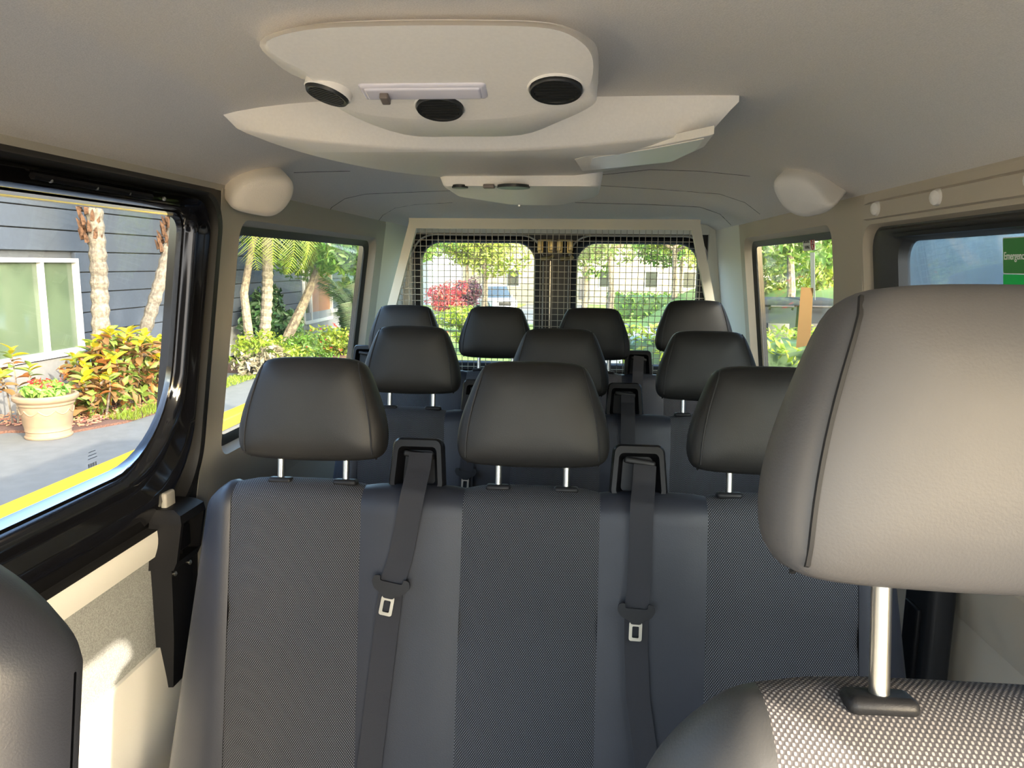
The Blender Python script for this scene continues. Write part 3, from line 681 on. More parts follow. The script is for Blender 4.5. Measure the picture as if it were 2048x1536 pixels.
b = MB(); b.rbox(-.080, .080, -.014, .014, .0, .0065, .003, M=M); b.build('lens', LENS, lamp)
b = MB(); b.rbox(-.005, .007, -.010, .010, .003, .014, .002, M=M @ Matrix.Translation((-.055, -.004, 0))); b.build('switch', mat('taupe_switch', (.17, .14, .12), .4), lamp)
def vent(px, py, r, w, tilt=(0, 0, 0)):
    p, n = avg(TF, px, py, w); n = (n+Vector(tilt)).normalized(); v_ = MB().lathe(p, [(r*1.12, -.012), (r*1.10, .0), (r*1.05, .0015), (r*1.02, -.003)], 32, n).build('air_vent', CONS, oc)
    MB().lathe(p, [(r, -.010), (r, .004), (r*.96, .006), (r*.84, .005), (r*.82, .0025), (.001, .0025)], 40, n).build('vent_ring', DARKV, v_)
    b = MB(); Mv = slopeM(p, n)
    for i in range(-3, 4):
        h = math.sqrt(max(0, (r*.82)**2-(i*r*.22)**2)); b.box(Mv @ Vector((0, i*r*.22, .0035)), (2*h, .002, .004), Mv.to_3x3())
    b.build('louvre', DARKV, v_)
vent(880, 214, .034, 20)
vent(1112, 178, .036, 25, (.0, .04, 0))
vent(655, 186, .030, 12, (-.12, .05, 0))
# lamp lens on the right underside of the cross panel and vents in the rear pod
lz = lambda px, py: onZ(px, py, .217)
Q = [lz(1150, 318), lz(1172, 312), lz(1300, 292), lz(1428, 266), lz(1408, 292), lz(1345, 322), lz(1250, 338), lz(1165, 345)]
Q = [(hitp(TC, *a)[0] or c) for a, c in zip([(1150, 318), (1172, 312), (1300, 292), (1412, 272), (1392, 290), (1340, 316), (1250, 332), (1165, 341)], Q)]
cq = sum(Q, Vector())/len(Q)
b = MB(); b.loft([[q+Vector((0, 0, .012)) for q in Q], [q+Vector((0, 0, -.0012)) for q in Q], [cq+(q-cq)*.96+Vector((0, 0, -.002)) for q in Q]]); ln = b.build('side_lamp', CONS, oc, ang=30)
b = MB(); Q2 = [cq+(q-cq)*.86 for q in Q]; b.loft([[q+Vector((.006, 0, -.001)) for q in Q2], [q+Vector((.006, 0, -.0035)) for q in Q2]]); b.build('lens', mat('frosted_lens', (.74, .71, .66), .3), ln)
for (px, w_) in ((1027, .040), (920, .02)):
    q = hitp(TR, px, 373)[0] or onZ(px, 372, .186); b = MB(); b.lathe(q, [(w_, .004), (w_, -.003), (w_*.85, -.004), (w_*.8, .0)], 20, Vector((0, 0, -1))); b.build('rear_vent', DARKV, oc)
q = hitp(TR, 978, 372)[0] or onZ(978, 371, .186); b = MB(); b.rbox(-.014, .014, -.01, .01, -.006, .004, .003, M=Matrix.Translation(q)); b.build('rear_switch', mat('taupe_switch'), oc)

# speaker pods under the roof edge
def dome(label, c, out2d, n, th=.03):
    q = n.to_track_quat('Z', 'Y'); x = Vector((0, 1, 0)); x = (x-n*x.dot(n)).normalized(); y = n.cross(x)
    t = thing('speaker_pod', label, 'speaker', c, 'roof speaker pods')
    b = MB(); P = roundpoly(out2d, .05, 8)
    loops = []
    for s, h in ((.97, -.07), (1.0, -.02), (1.0, .004), (.985, .010), (.95, .016), (.85, .023), (.65, .028), (.35, .030), (.05, .031)):
        loops.append([c+x*(p.x*s)+y*(p.y*s)+n*h for p in P])
    b.loft(loops); b.build('grille_cover', PODM, t, ang=60)
    return t
def podfit(px, nrm, depthp, pix):
    """outline in the tangent plane from photo points"""
    c = depthp; x = Vector((0, 1, 0)); x = (x-nrm*x.dot(nrm)).normalized(); y = nrm.cross(x); out = []
    for a, bb in pix:
        d = ray(a, bb); p = d*((c.dot(nrm))/(d.dot(nrm))); v = p-c; out.append((v.dot(x), v.dot(y)))
    return out
nL = Vector((.62, -.55, -.56)).normalized(); cL = onY(518, 385, 1.86); 
dome('beige oval speaker pod above the left rear side window', cL, podfit(0, nL, cL, [(455, 395), (478, 356), (530, 343), (582, 352), (586, 380), (568, 412), (540, 430), (500, 424), (458, 414)]), nL)
nR = Vector((-.62, -.55, -.56)).normalized(); cR = onY(1608, 386, 2.06)
dome('beige oval speaker pod above the right rear side window', cR, podfit(0, nR, cR, [(1547, 365), (1560, 346), (1600, 343), (1640, 362), (1658, 392), (1678, 408), (1650, 425), (1605, 431), (1570, 410)]), nR)

# ------------------------------------------------------------------ writing on the right windows
def text_mesh(txt, size, sx=1.0):
    c = bpy.data.curves.new('lettering', 'FONT'); c.body = txt; c.size = size; c.extrude = .0002; c.align_x = 'LEFT'; c.offset = size*.012
    o = bpy.data.objects.new('lettering', c); COL.objects.link(o); dg = bpy.context.evaluated_depsgraph_get(); me = bpy.data.meshes.new_from_object(o.evaluated_get(dg))
    bpy.data.objects.remove(o); me.transform(Matrix.Diagonal((sx, 1, 1, 1))); return me
def on_right(y, z, d=0.0):
    """frame on the right glass: local x runs towards the viewer (-Y), local y up"""
    up = Vector((-.12, 0, 1)).normalized(); xx = Vector((0, -1, 0)); nn = xx.cross(up); p = Vector((xr(z)+d, y, z))
    return Matrix(((xx.x, up.x, nn.x, p.x), (xx.y, up.y, nn.y, p.y), (xx.z, up.z, nn.z, p.z), (0, 0, 0, 1)))
def sticker(parent, name, M, w, h, m, r=.003, t0=0, th=.0006):
    P = rrect(0, w, 0, h, r, 3); return MB().loft([[M @ Vector((x, y, t0)) for x, y in P], [M @ Vector((x, y, t0+th)) for x, y in P]]).build(name, m, parent)
def letters(parent, txt, size, M, m, sx=1, t=.0012):
    me = text_mesh(txt, size, sx); off = Vector((0, 0, 0)); q = parent
    while q is not None: off = off+q.location; q = q.parent
    me.transform(Matrix.Translation(-off) @ M @ Matrix.Translation((0, 0, t))); me.materials.clear(); me.materials.append(m)
    o = bpy.data.objects.new('lettering', me); COL.objects.link(o); o.parent = parent; return o
GR1 = mat('dark_green_vinyl', (.04, .26, .055), .5); GR2 = mat('bright_green_vinyl', (.0, .55, .10), .5); WH = mat('white_print', (.85, .85, .78), .5); BK = mat('black_print', (.02, .02, .02), .5); RED = mat('red_print', (.6, .03, .03), .5)
pe = onX(2003, 475, .732+.028, -.12); pe2 = onX(2007, 548, .732+.028, -.12); pe3 = onX(2009, 640, .732+.028, -.12)
es = thing('exit_sticker', 'green bilingual emergency exit sticker on the dusty right window', 'sticker', pe2)
M = on_right(pe2.y, pe2.z, .028)
h1 = pe.z-pe2.z
sticker(es, 'upper_edge', M, .155, h1, WH); 
M1 = M @ Matrix.Translation((.0015, .0015, .0)); sticker(es, 'upper_field', M1, .152, h1-.003, GR1, t0=.0004)
letters(es, 'Emergency exit', .019, M @ Matrix.Translation((.004, h1*.40, 0)), WH, .80)
M2 = M @ Matrix.Translation((0, -h1*1.0, 0)); sticker(es, 'lower_field', M2, .155, h1-.0005, GR2, t0=.0002)
letters(es, 'Sortie de secours', .0175, M2 @ Matrix.Translation((.004, h1*.42, 0)), WH, .72)
ps = onX(1590, 503, .732+.028, -.12)
ns = thing('no_smoking_sticker', 'white no smoking and no vaping sticker in the upper corner of the right rear window', 'sticker', ps)
M = on_right(onX(1652, 503, .76, -.12).y+.115, ps.z, .028)
M = on_right(onX(1607, 503, .76, -.12).y, ps.z, .028)
sticker(ns, 'backing', M, .125, .042, WH)
letters(ns, 'SMOKING', .0155, M @ Matrix.Translation((.006, .025, 0)), BK, .95); letters(ns, 'VAPING', .0155, M @ Matrix.Translation((.020, .006, 0)), BK, .95)
b = MB(); c0 = M @ Vector((.104, .021, .001))
Pc = [M @ Vector((.104+.0155*math.cos(a*.26), .021+.0185*math.sin(a*.26), .001)) for a in range(25)]
b.tube(Pc, .0016, 5); b.tube([M @ Vector((.094, .033, .001)), M @ Vector((.114, .009, .001))], .0014, 5); b.build('ban_ring', RED, ns)
b = MB(); b.tube([M @ Vector((.096, .019, .001)), M @ Vector((.112, .019, .001))], .0014, 5); b.tube([M @ Vector((.100, .027, .001)), M @ Vector((.110, .027, .001))], .0012, 5); b.build('cigarette_mark', BK, ns)
pt = thing('reflection_strip', 'tan strip painted for reflections in the right rear window', 'reflection', onX(1600, 692, .755, -.12))  # tan streak painted for a reflected patch, no sheet hangs there
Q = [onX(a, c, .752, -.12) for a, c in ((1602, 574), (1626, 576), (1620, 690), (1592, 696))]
MB().loft([Q, [q+Vector((.001, 0, 0)) for q in Q]]).build('sheet', mat('tan_reflection_paint', (.80, .60, .36), .8, trans=.75), pt)
pt = thing('edge_reflection_strip', 'narrow white strip painted for reflections above the tan strip on the right rear window', 'reflection', onX(1626, 570, .755, -.12))  # white streak painted for a reflected edge in the glass
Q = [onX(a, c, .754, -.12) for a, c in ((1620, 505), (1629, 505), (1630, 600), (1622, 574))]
MB().loft([Q, [q+Vector((.001, 0, 0)) for q in Q]]).build('sheet', mat('white_reflection_paint', (.8, .82, .74), .8, trans=.4), pt)
# etched marking on the sliding door glass
q = onX(177, 938, -.884-.054, .14); gm = thing('glass_marking', 'small black printed marking low on the sliding door window', 'marking', q)
b = MB()
for i in range(7): b.box(q+Vector((.001, .004*i, .006)), (.0006, .0012 if i % 2 else .002, .008))
for k in range(3): b.box(q+Vector((.001, .014, .020+.007*k)), (.0006, .030-.004*k, .0012))
b.build('print', BK, gm)

# ================================================================== OUTDOORS
def gz(y): return -2.0-.027*max(0, y-10)
ASPH = mat('asphalt', (.135, .128, .115), .9, noise=.25, nscale=60, bump=.4, bscale=120, bdist=.004)
CONC = mat('concrete_paving', (0.131, 0.130, 0.120), .85, noise=.12, nscale=6, bump=.2, bscale=90, bdist=.003)
YEL = mat('yellow_road_paint', (0.595, 0.385, 0.007), .6, noise=.12, nscale=30)
MULCH = mat('red_brown_mulch', (0.140, 0.066, 0.042), .95, col2=(.09, .045, .03), nscale=60, bump=1, bscale=60, bdist=.02)
LAWN = mat('mown_lawn', (0.126, 0.176, 0.021), .9, col2=(.10, .17, .02), nscale=14, bump=.8, bscale=80, bdist=.02)
BARK = mat('grey_bark', (0.180, 0.150, 0.102), .9, col2=(.08, .06, .045), nscale=14, bump=1, bscale=30, bdist=.02)
PBARK = mat('palm_bark', (.17, .150, .115), .9, col2=(.09, .075, .055), nscale=20, bump=.8, bscale=60, bdist=.01)
BOOT = mat('brown_palm_boot', (.125, .070, .042), .9, noise=.6, nscale=30, spec=.1)
SIDE = mat('blue_grey_siding', (.048, .060, .080), .75, noise=.10, nscale=20, bump=.2, bscale=80)
STUC = mat('pale_grey_stucco', (0.172, 0.172, 0.168), .85, noise=.08, nscale=20, bump=.4, bscale=150)
WFR = mat('white_window_frame', (0.420, 0.420, 0.403), .4)
def leafm(name, c, v=.35, tr=.45): return mat(name, c, .45, vary=v, trans=tr)
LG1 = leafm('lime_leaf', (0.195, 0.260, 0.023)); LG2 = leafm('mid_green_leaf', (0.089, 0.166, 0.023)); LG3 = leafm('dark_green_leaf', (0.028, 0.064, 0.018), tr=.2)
LG4 = leafm('olive_leaf', (0.125, 0.166, 0.031)); LRED = leafm('red_leaf', (0.350, 0.049, 0.049)); LPUR = leafm('purple_leaf', (.10, .04, .06)); FLR = leafm('red_petal', (.8, .05, .04), .1)
LYG = leafm('yellow_green_leaf', (0.225, 0.279, 0.041)); DRY = leafm('dry_twig', (0.176, 0.151, 0.092), .3, .1)
CY = leafm('yellow_croton_leaf', (0.510, 0.421, 0.019), .2, .3); CO = leafm('orange_croton_leaf', (0.372, 0.138, 0.036), .2, .3); CG = leafm('green_croton_leaf', (0.160, 0.224, 0.040), .2, .3); CB = leafm('bronze_croton_leaf', (0.192, 0.109, 0.038), .2, .3)
def slab(name, poly, z, th, m, label, zf=None):
    b = MB(); f = zf or (lambda y: z)
    b.loft([[Vector((x, y, f(y)-th)) for x, y in poly], [Vector((x, y, f(y))) for x, y in poly]]); o = struct(b.build(name, m)); o['label'] = label; return o
b = MB(); YY = [-30, 0, 10, 20, 40, 70, 130]
b.loft([[Vector((-70, y, gz(y)-.11)), Vector((70, y, gz(y)-.11))] for y in YY], False); b.f = [tuple(reversed(q)) for q in b.f]
g_ = struct(b.build('ground', ASPH)); g_['label'] = 'grey asphalt round the van'
slab('sidewalk', [(-7.4, -8), (-4.62, -8), (-4.62, 13), (-7.4, 13)], -2.0, .1, CONC, 'pale concrete sidewalk beside the building')
cb = MB(); cb.loft([[Vector((-4.62, y, -2.10)), Vector((-4.36, y, -2.10)), Vector((-4.38, y, -2.0)), Vector((-4.40, y, -1.985)), Vector((-4.62, y, -1.985))] for y in (-8, 0, 6, 13)])
cs = struct(cb.build('curb', YEL)); cs['label'] = 'yellow painted curb along the sidewalk'
bed = [(-7.35, 5), (-6.95, 7.4), (-6.55, 8.02), (-5.80, 8.12), (-5.52, 8.7), (-5.45, 9.6), (-5.3, 14), (-5.2, 24), (-7.35, 24)]
slab('planting_bed', bed, -1.97, .03, MULCH, 'mulched planting bed along the building', zf=lambda y: gz(y)+.03)
slab('lawn', [(-5.2, 13.4), (-1.4, 13.4), (-.9, 20), (-1.2, 33), (-14, 33), (-14, 24.2), (-5.2, 24.2)], 0, .1, LAWN, 'sunny lawn behind the van on the left', zf=lambda y: gz(y)+.02)
slab('lawn', [(-30, 46), (-4.5, 46), (-4.5, 70), (-30, 70)], 0, .1, LAWN, 'far lawn beyond the street', zf=lambda y: gz(y)+.02)
slab('lawn', [(1.0, 38), (26, 38), (26, 70), (1.0, 70)], 0, .1, LAWN, 'far lawn under the hedge on the right', zf=lambda y: gz(y)+.02)
def bank(x, y):
    t = min(1, max(0, (x-2.6)/3.4)); t = t*t*(3-2*t); s = min(1, max(0, (y-10.2)/3)); return gz(y)+.01+s*(1.75*t+.05*max(0, x-6))
b = MB(); b.loft([[Vector((2.5+.5*i, 10+1.0*j, bank(2.5+.5*i, 10+1.0*j))) for i in range(36)] for j in range(27)], False); b.f = [tuple(reversed(q)) for q in b.f]
o = struct(b.build('grass_bank', LAWN)); o['label'] = 'sunny grass bank rising on the right'
npr = np.random.RandomState(5)
def leaves(n, blobs, size, name, m, parent, flat=.35, shell=.55, kind='stuff', fold=.25):
    """n small folded leaves spread through ellipsoid blobs (cx,cy,cz,rx,ry,rz)"""
    B = np.array(blobs, float); w = (B[:, 3]*B[:, 4]*B[:, 5])**.66; idx = npr.choice(len(B), n, p=w/w.sum())
    d = npr.normal(size=(n, 3)); d /= np.linalg.norm(d, axis=1)[:, None]; rr = (shell+(1-shell)*npr.rand(n))[:, None]
    c = B[idx, :3]+d*rr*B[idx, 3:6]
    nrm = d*.6+npr.normal(size=(n, 3))*.6+np.array([0, 0, flat]); nrm /= np.linalg.norm(nrm, axis=1)[:, None]
    t = np.cross(nrm, npr.normal(size=(n, 3))); t /= np.linalg.norm(t, axis=1)[:, None]; bt = np.cross(nrm, t)
    s = (size*(.6+.8*npr.rand(n)))[:, None]
    v = np.stack([c-t*s, c+bt*s*.42+nrm*s*fold, c+t*s, c-bt*s*.42+nrm*s*fold], 1).reshape(-1, 3)
    off = Vector((0, 0, 0)); q = parent
    while q is not None: off = off+q.location; q = q.parent
    v -= np.array(off)
    me = bpy.data.meshes.new(name); me.vertices.add(4*n); me.vertices.foreach_set('co', v.ravel().astype(np.float32))
    k = np.arange(n)*4; tri = np.stack([k, k+1, k+2, k, k+2, k+3], 1).ravel(); me.loops.add(6*n); me.loops.foreach_set('vertex_index', tri.astype(np.int32))
    me.polygons.add(2*n); me.polygons.foreach_set('loop_start', np.arange(2*n, dtype=np.int32)*3); me.polygons.foreach_set('loop_total', np.full(2*n, 3, np.int32))
    me.update(); me.validate(); me.materials.append(m); o = bpy.data.objects.new(name, me); COL.objects.link(o); o.parent = parent
    if kind: o['kind'] = kind
    return o
def blobs_in(c, r, n, k=.45):
    out = []
    for i in range(n):
        d = npr.normal(size=3); d /= np.linalg.norm(d); s = .35+.5*npr.rand(); out.append((c[0]+d[0]*r[0]*s, c[1]+d[1]*r[1]*s, c[2]+d[2]*r[2]*s, r[0]*k*(.7+.6*npr.rand()), r[1]*k*(.7+.6*npr.rand()), r[2]*k*(.7+.6*npr.rand())))
    return out
def tree(label, base, trunk, c, r, m, n=2500, size=.13, tr=.12, group=None, branches=5, nb=9):
    t = thing('tree', label, 'tree', base, group)
    pts = [Vector(p) for p in trunk]
    MB().tube(pts, [tr*(1-.5*i/max(1, len(pts)-1)) for i in range(len(pts))], 9).build('trunk', BARK, t)
    for i in range(branches):
        a = i*2.4+c[0]; e = Vector((c[0]+r[0]*.7*math.cos(a), c[1]+r[1]*.7*math.sin(a), c[2]+r[2]*.3*math.sin(i*1.7)))
        MB().tube([pts[-1]-(pts[-1]-pts[-2])*.1*i*.5, pts[-1].lerp(e, .5)+Vector((0, 0, .1)), e], [tr*.45, tr*.3, tr*.12], 6).build('branch', BARK, t)
    leaves(n, blobs_in(c, r, nb), size, 'foliage', m, t); return t
def bush(label, c, r, m, n=900, size=.06, flowers=None, nb=7, name='shrub', cat='shrub', group=None, nf=60, stems=5):
    t = thing(name, label, cat, (c[0], c[1], c[2]-r[2]), group)
    for i in range(stems):
        a = i*2.2; MB().tube([(c[0]+.05*math.cos(a), c[1]+.05*math.sin(a), c[2]-r[2]), (c[0]+r[0]*.5*math.cos(a), c[1]+r[1]*.5*math.sin(a), c[2]+r[2]*.2)], [.018, .008], 5).build('stem', BARK, t)
    leaves(n, blobs_in(c, r, nb, .55)+[(c[0], c[1], c[2], r[0]*.8, r[1]*.8, r[2]*.8)], size, 'foliage', m, t)
    if flowers: leaves(nf, [(c[0], c[1], c[2], r[0], r[1], r[2])], size*.8, 'blossoms', flowers, t, shell=.9)
    return t
def hedge(label, x0, x1, y0, y1, zt_, m, n, size=.05, group='clipped hedges'):
    t = thing('hedge', label, 'hedge', ((x0+x1)/2, (y0+y1)/2, gz((y0+y1)/2)), group); zb = gz((y0+y1)/2)
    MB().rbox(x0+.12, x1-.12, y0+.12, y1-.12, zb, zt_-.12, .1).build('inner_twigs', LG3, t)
    bl = []
    nx = max(2, int((x1-x0)/.35)); ny = max(1, int((y1-y0)/.45)); nz = max(2, int((zt_-zb)/.4))
    for i in range(nx):
        for j in range(ny):
            for k in range(nz):
                bl.append((x0+(i+.5)*(x1-x0)/nx, y0+(j+.5)*(y1-y0)/ny, zb+(k+.5)*(zt_-zb)/nz, .62*(x1-x0)/nx, .62*(y1-y0)/ny, .60*(zt_-zb)/nz))
    leaves(n, bl, size, 'foliage', m, t, shell=.75); return t

# ---- building on the left
BX = -7.35
bd = thing('building', 'low blue-grey building with horizontal siding and pale base beside the sidewalk', 'building', (BX, 10, -2.0))
MB().box((BX-3, 10, -.1), (5.9, 31.6, 3.75)).build('wall_core', mat('dark_wall_core', (.06, .065, .07), .9), bd)
MB().box((BX-.06, 9.8, -1.70), (.18, 32, .62)).build('base_wall', STUC, bd)
wins = [(6.95, 10.62, -1.34, .02), (19.9, 22.3, -1.66, -.05)]
zz = -1.385; row = 0
while zz < 1.7:
    segs = [(-6.2, 25.8)]
    for (a, c, e, f) in wins:
        if zz+.27 > e and zz < f:
            ns_ = []
            for (p, q_) in segs:
                if a > p: ns_.append((p, min(a, q_)))
                if c < q_: ns_.append((max(c, p), q_))
            segs = ns_
    for (p, q_) in segs:
        MB().rbox(BX-.05, BX+.02, p+.002, q_-.002, zz+.008, zz+.30-.008, .006, k=1).build('siding_board', SIDE, bd)
    zz += .30; row += 1
MB().box((BX-2.6, 10, 1.84), (6.2, 32.8, .16)).build('roof_slab', STUC, bd)
def bwindow(y0, y1, z0, z1, divs, mk):
    w = MB()
    for (a, c) in ((y0, y0+.06), (y1-.06, y1)): w.box((BX+.02, (a+c)/2, (z0+z1)/2), (.10, c-a, z1-z0))
    for (a, c) in ((z0-.03, z0+.06), (z1-.06, z1)): w.box((BX+.02, (y0+y1)/2, (a+c)/2), (.10, y1-y0-.12, c-a))
    for d in divs: w.box((BX+.02, d, (z0+z1)/2), (.08, .06, z1-z0-.12))
    wo_ = w.build('window_frame', WFR, bd)
    e = [y0+.03]+divs+[y1-.03]
    for i in range(len(e)-1):
        mm = mk(i); MB().box((BX-.01, (e[i]+e[i+1])/2, (z0+z1)/2), (.01, e[i+1]-e[i]-.06, z1-z0-.12)).build('pane', mm, wo_)
WG = mat('green_grey_window_glass', (0.070, 0.095, 0.059), .08, spec=.6)
WG2 = mat('shutter_brown', (.22, .09, .04), .6); WG3 = mat('dark_window_glass', (.03, .035, .03), .08, spec=.8)
bwindow(*wins[0], [7.95, 8.9, 9.86], lambda i: WG)
bwindow(*wins[1], [20.5], lambda i: WG2 if i else WG3)
# ---- pot with flowers
pot = thing('terracotta_planter', 'large tan terracotta pot with relief garland and red flowers on the sidewalk', 'planter', (-5.96, 7.93, -2.0))
TER = mat('tan_terracotta', (0.234, 0.161, 0.097), .75, noise=.12, nscale=9, bump=.2, bscale=60)
px_, py_ = -5.96, 7.93
MB().lathe((px_, py_, -2.0), [(a*.87, c*1.03) for a, c in [(.24, 0), (.275, .004), (.28, .022), (.265, .035), (.262, .075), (.272, .085), (.268, .098), (.280, .15), (.285, .158), (.290, .235), (.298, .245), (.31, .36), (.330, .375), (.335, .40), (.365, .418), (.382, .44), (.382, .468), (.365, .482), (.335, .482), (.325, .44), (.1, .42)]], 40).build('pot_body', TER, pot)
for k in range(10):
    a0 = 2*math.pi*k/10; P = []
    for j in range(7):
        t = j/6; a = a0+t*2*math.pi/10; z = .335-.05*math.sin(math.pi*t); rr = (.2905+.012*(z-.235)/.12)*.87+.006; P.append((px_+rr*math.cos(a), py_+rr*math.sin(a), -2.0+z))
    MB().tube(P, .009, 6).build('garland', TER, pot)
leaves(620, [(px_, py_, -1.46, .25, .25, .10)], .045, 'flower_foliage', leafm('fresh_green_leaf', (.22, .42, .07)), pot, shell=.3)
leaves(60, [(px_, py_, -1.385, .23, .23, .05)], .035, 'red_flowers', FLR, pot, shell=.4)
# ---- crotons: single big leaves
def leaf_mesh(L=.16, w=.035):
    v = []; f = []
    for i in range(6):
        t = i/5; ww = w*math.sin(math.pi*min(1, .08+t*.92))**.8; z = -.10*L*4*t*t*.6+.02
        v += [(-ww, L*t, z+ww*.5), (0, L*t, z), (ww, L*t, z+ww*.5)]
    for i in range(5):
        a = 3*i; f += [(a, a+1, a+4, a+3), (a+1, a+2, a+5, a+4)]
    me = bpy.data.meshes.new('leaf'); me.from_pydata(v, [], f); shade(me, 180); return me
LM = []
for m_ in (CY, CO, CG, CB):
    for (L_, w_) in ((.17, .040), (.21, .048)):
        me = leaf_mesh(L_, w_); me.materials.append(m_); LM.append(me)
def croton(label, base, tips, nleaf, sc=1.0):
    t = thing('croton_shrub', label, 'shrub', base); B = Vector(base)
    for (tx, ty, tz) in tips:
        T_ = Vector((tx, ty, tz)); q = B+Vector(((tx-B.x)*.45, (ty-B.y)*.45, 0))
        MB().tube([q, q.lerp(T_, .6)+Vector((.02, 0, .02)), T_], [.014, .010, .006], 5).build('stem', BARK, t)
        for i in range(nleaf):
            a = i*2.4+tx*9; hgt = i/nleaf
            o = bpy.data.objects.new('leaf', None); bpy.data.objects.remove(o)
            top = hgt > .55
            me = rnd.choice(LM[0:2]+LM[0:2]+LM[4:6]) if top else rnd.choice(LM[2:4]+LM[4:8]+LM[6:8])
            o = bpy.data.objects.new('leaf', me); COL.objects.link(o); o.parent = t
            pos = T_+Vector((0, 0, -.24+.26*hgt))-B
            o.location = pos; el = R(-12+62*hgt+rnd.uniform(-12, 12))
            o.rotation_euler = (Matrix.Rotation(a, 3, 'Z') @ Matrix.Rotation(el, 3, 'X') @ Matrix.Rotation(rnd.uniform(-.5, .5), 3, 'Y')).to_euler()
            s = sc*rnd.uniform(.8, 1.2)*(1-.25*hgt); o.scale = (s, s, s)
    return t
tips = []
for i in range(26):
    a = i*2.39996; rr = math.sqrt((i+.5)/26); ty = 9.90+1.12*rr*math.sin(a); tips.append((-6.2+.45*rr*math.cos(a), ty, -.93-.40*rr*rr-.16*max(0, 9.6-ty)+rnd.uniform(-.10, .08)))
cr = croton('broad croton shrub with large yellow, orange and green leaves under the palms', (-6.2, 9.9, -1.96), tips, 11, 1.25)
cbl = [(x, y, z-.30, .26, .30, .26) for x, y, z in tips]+[(x, y, z-.60, .26, .30, .26) for x, y, z in tips]
leaves(900, cbl, .075, 'bronze_understorey', CB, cr); leaves(900, cbl, .075, 'green_understorey', CG, cr); leaves(420, cbl, .07, 'orange_understorey', CO, cr)
t2 = [(-6.0+.16*math.cos(i*2.1), 8.95+.22*math.sin(i*2.1), -1.42+rnd.uniform(-.12, .12)) for i in range(6)]
croton('smaller low croton at the left front of the broad croton shrub', (-6.0, 8.95, -1.96), t2, 10, .9)
croton('small potted-height croton with bronze leaves behind the terracotta pot', (-6.7, 8.4, -1.96), [(-6.68, 8.38, -1.10), (-6.60, 8.55, -1.30), (-6.76, 8.28, -1.34)], 14, .95)
# ---- mulch chips and grass edge
def chips(n, poly_x, poly_y, name, m, parent, z, s, up=False):
    b = MB()
    for i in range(n):
        x = rnd.uniform(*poly_x); y = rnd.uniform(*poly_y)
        if up: a = rnd.uniform(0, 3.14); h = rnd.uniform(.03, .07); b.add([(x-.006*math.cos(a), y-.006*math.sin(a), z), (x+.006*math.cos(a), y+.006*math.sin(a), z), (x+rnd.uniform(-.03, .03), y+rnd.uniform(-.03, .03), z+h)], [(0, 1, 2)])
        else: b.box((x, y, z+rnd.uniform(0, .02)), (s*rnd.uniform(.5, 1.6), s*.4, s*.2), Matrix.Rotation(rnd.uniform(0, 3.1), 3, 'Z') @ Matrix.Rotation(rnd.uniform(-.5, .5), 3, 'X'))
    o = b.build(name, m, parent, ang=1); o['kind'] = 'stuff'; return o
mu = chips(1500, (-7.2, -5.75), (8.25, 11.5), 'mulch_chips', mat('mulch_chip', (.30, .14, .08), .9, vary=.4), None, -1.965, .045); mu['label'] = 'loose reddish mulch chips on the planting bed'; mu['category'] = 'mulch'
gr = chips(3500, (-5.85, -5.42), (8.75, 12.5), 'grass_edge', LG1, None, -1.97, .05, True); gr['label'] = 'narrow strip of bright grass between mulch and sidewalk'; gr['category'] = 'grass'
# ---- palms
def palm(label, base, top, tr, fronds, L=1.7, droop=1.0, boots=True, name='palm_tree', m=LYG, grp=None, seed=1):
    rq = random.Random(seed); t = thing(name, label, 'palm', base, grp); B = Vector(base); T_ = Vector(top); P = []; rs = []
    n = 46
    for i in range(n+1):
        u = i/n; p = B.lerp(T_, u)+Vector((.06*math.sin(u*3.1), .05*math.sin(u*5), 0)); P.append(p); rs.append(tr*(1.12-.18*u)*(1.12 if i % 2 else .93))
    MB().tube(P, rs, 12).build('trunk', PBARK, t, ang=15)
    if boots:
        b = MB()
        for i in range(120):
            u = .50+.50*i/120; p = B.lerp(T_, u); a = i*2.4; d = Vector((math.cos(a), math.sin(a), 0)); q = p+d*tr*1.1
            b.tube([q+Vector((0, 0, -.06)), q+d*.025+Vector((0, 0, .03)), q+d*.055+Vector((0, 0, .09))], [.034, .026, .005], 5)
        b.build('leaf_boots', BOOT, t)
    for i in range(fronds):
        a = i*2.39996+rq.random()*.3; e0 = R(rq.uniform(-15, 60)); d = Vector((math.cos(a), math.sin(a), 0)); pts = []; p = T_.copy(); el = e0
        for j in range(11): pts.append(p.copy()); p = p+(d*math.cos(el)+Vector((0, 0, math.sin(el))))*L/10; el -= R(11)*droop
        b = MB(); b.tube(pts, [.016-.0012*j for j in range(11)], 4)
        sd = Vector((-d.y, d.x, 0))
        for j in range(2, 40):
            u = j/40*10; k = int(u); q = pts[k].lerp(pts[min(10, k+1)], u-k); tl = L*.30*math.sin(math.pi*min(1, .18+.8*j/40)); dd = (pts[min(10, k+1)]-pts[max(0, k-1)]).normalized()
            for s in (-1, 1):
                e = (sd*s*.85+dd*.5+Vector((0, 0, -.25+rq.uniform(-.1, .1)))).normalized()*tl; w = dd*.010
                b.add([q-w, q+w, q+e], [(0, 1, 2)])
        b.build('frond', m, t, ang=1)
    return t
palm('tall pale ringed palm trunk with brown boots beside the building window', (-6.75, 10.07, -1.97), (-6.76, 10.25, 2.5), .105, 15, seed=2)
palm('leaning palm with shaggy brown boots to the right of the taller palm', (-6.62, 10.43, -1.97), (-6.12, 12.25, 2.3), .085, 14, seed=5)
palm('palm with bright arching fronds across the top of the left rear window', (-6.3, 14.6, -2.1), (-5.9, 14.3, 1.3), .10, 20, L=2.1, droop=1.25, boots=False, seed=9)
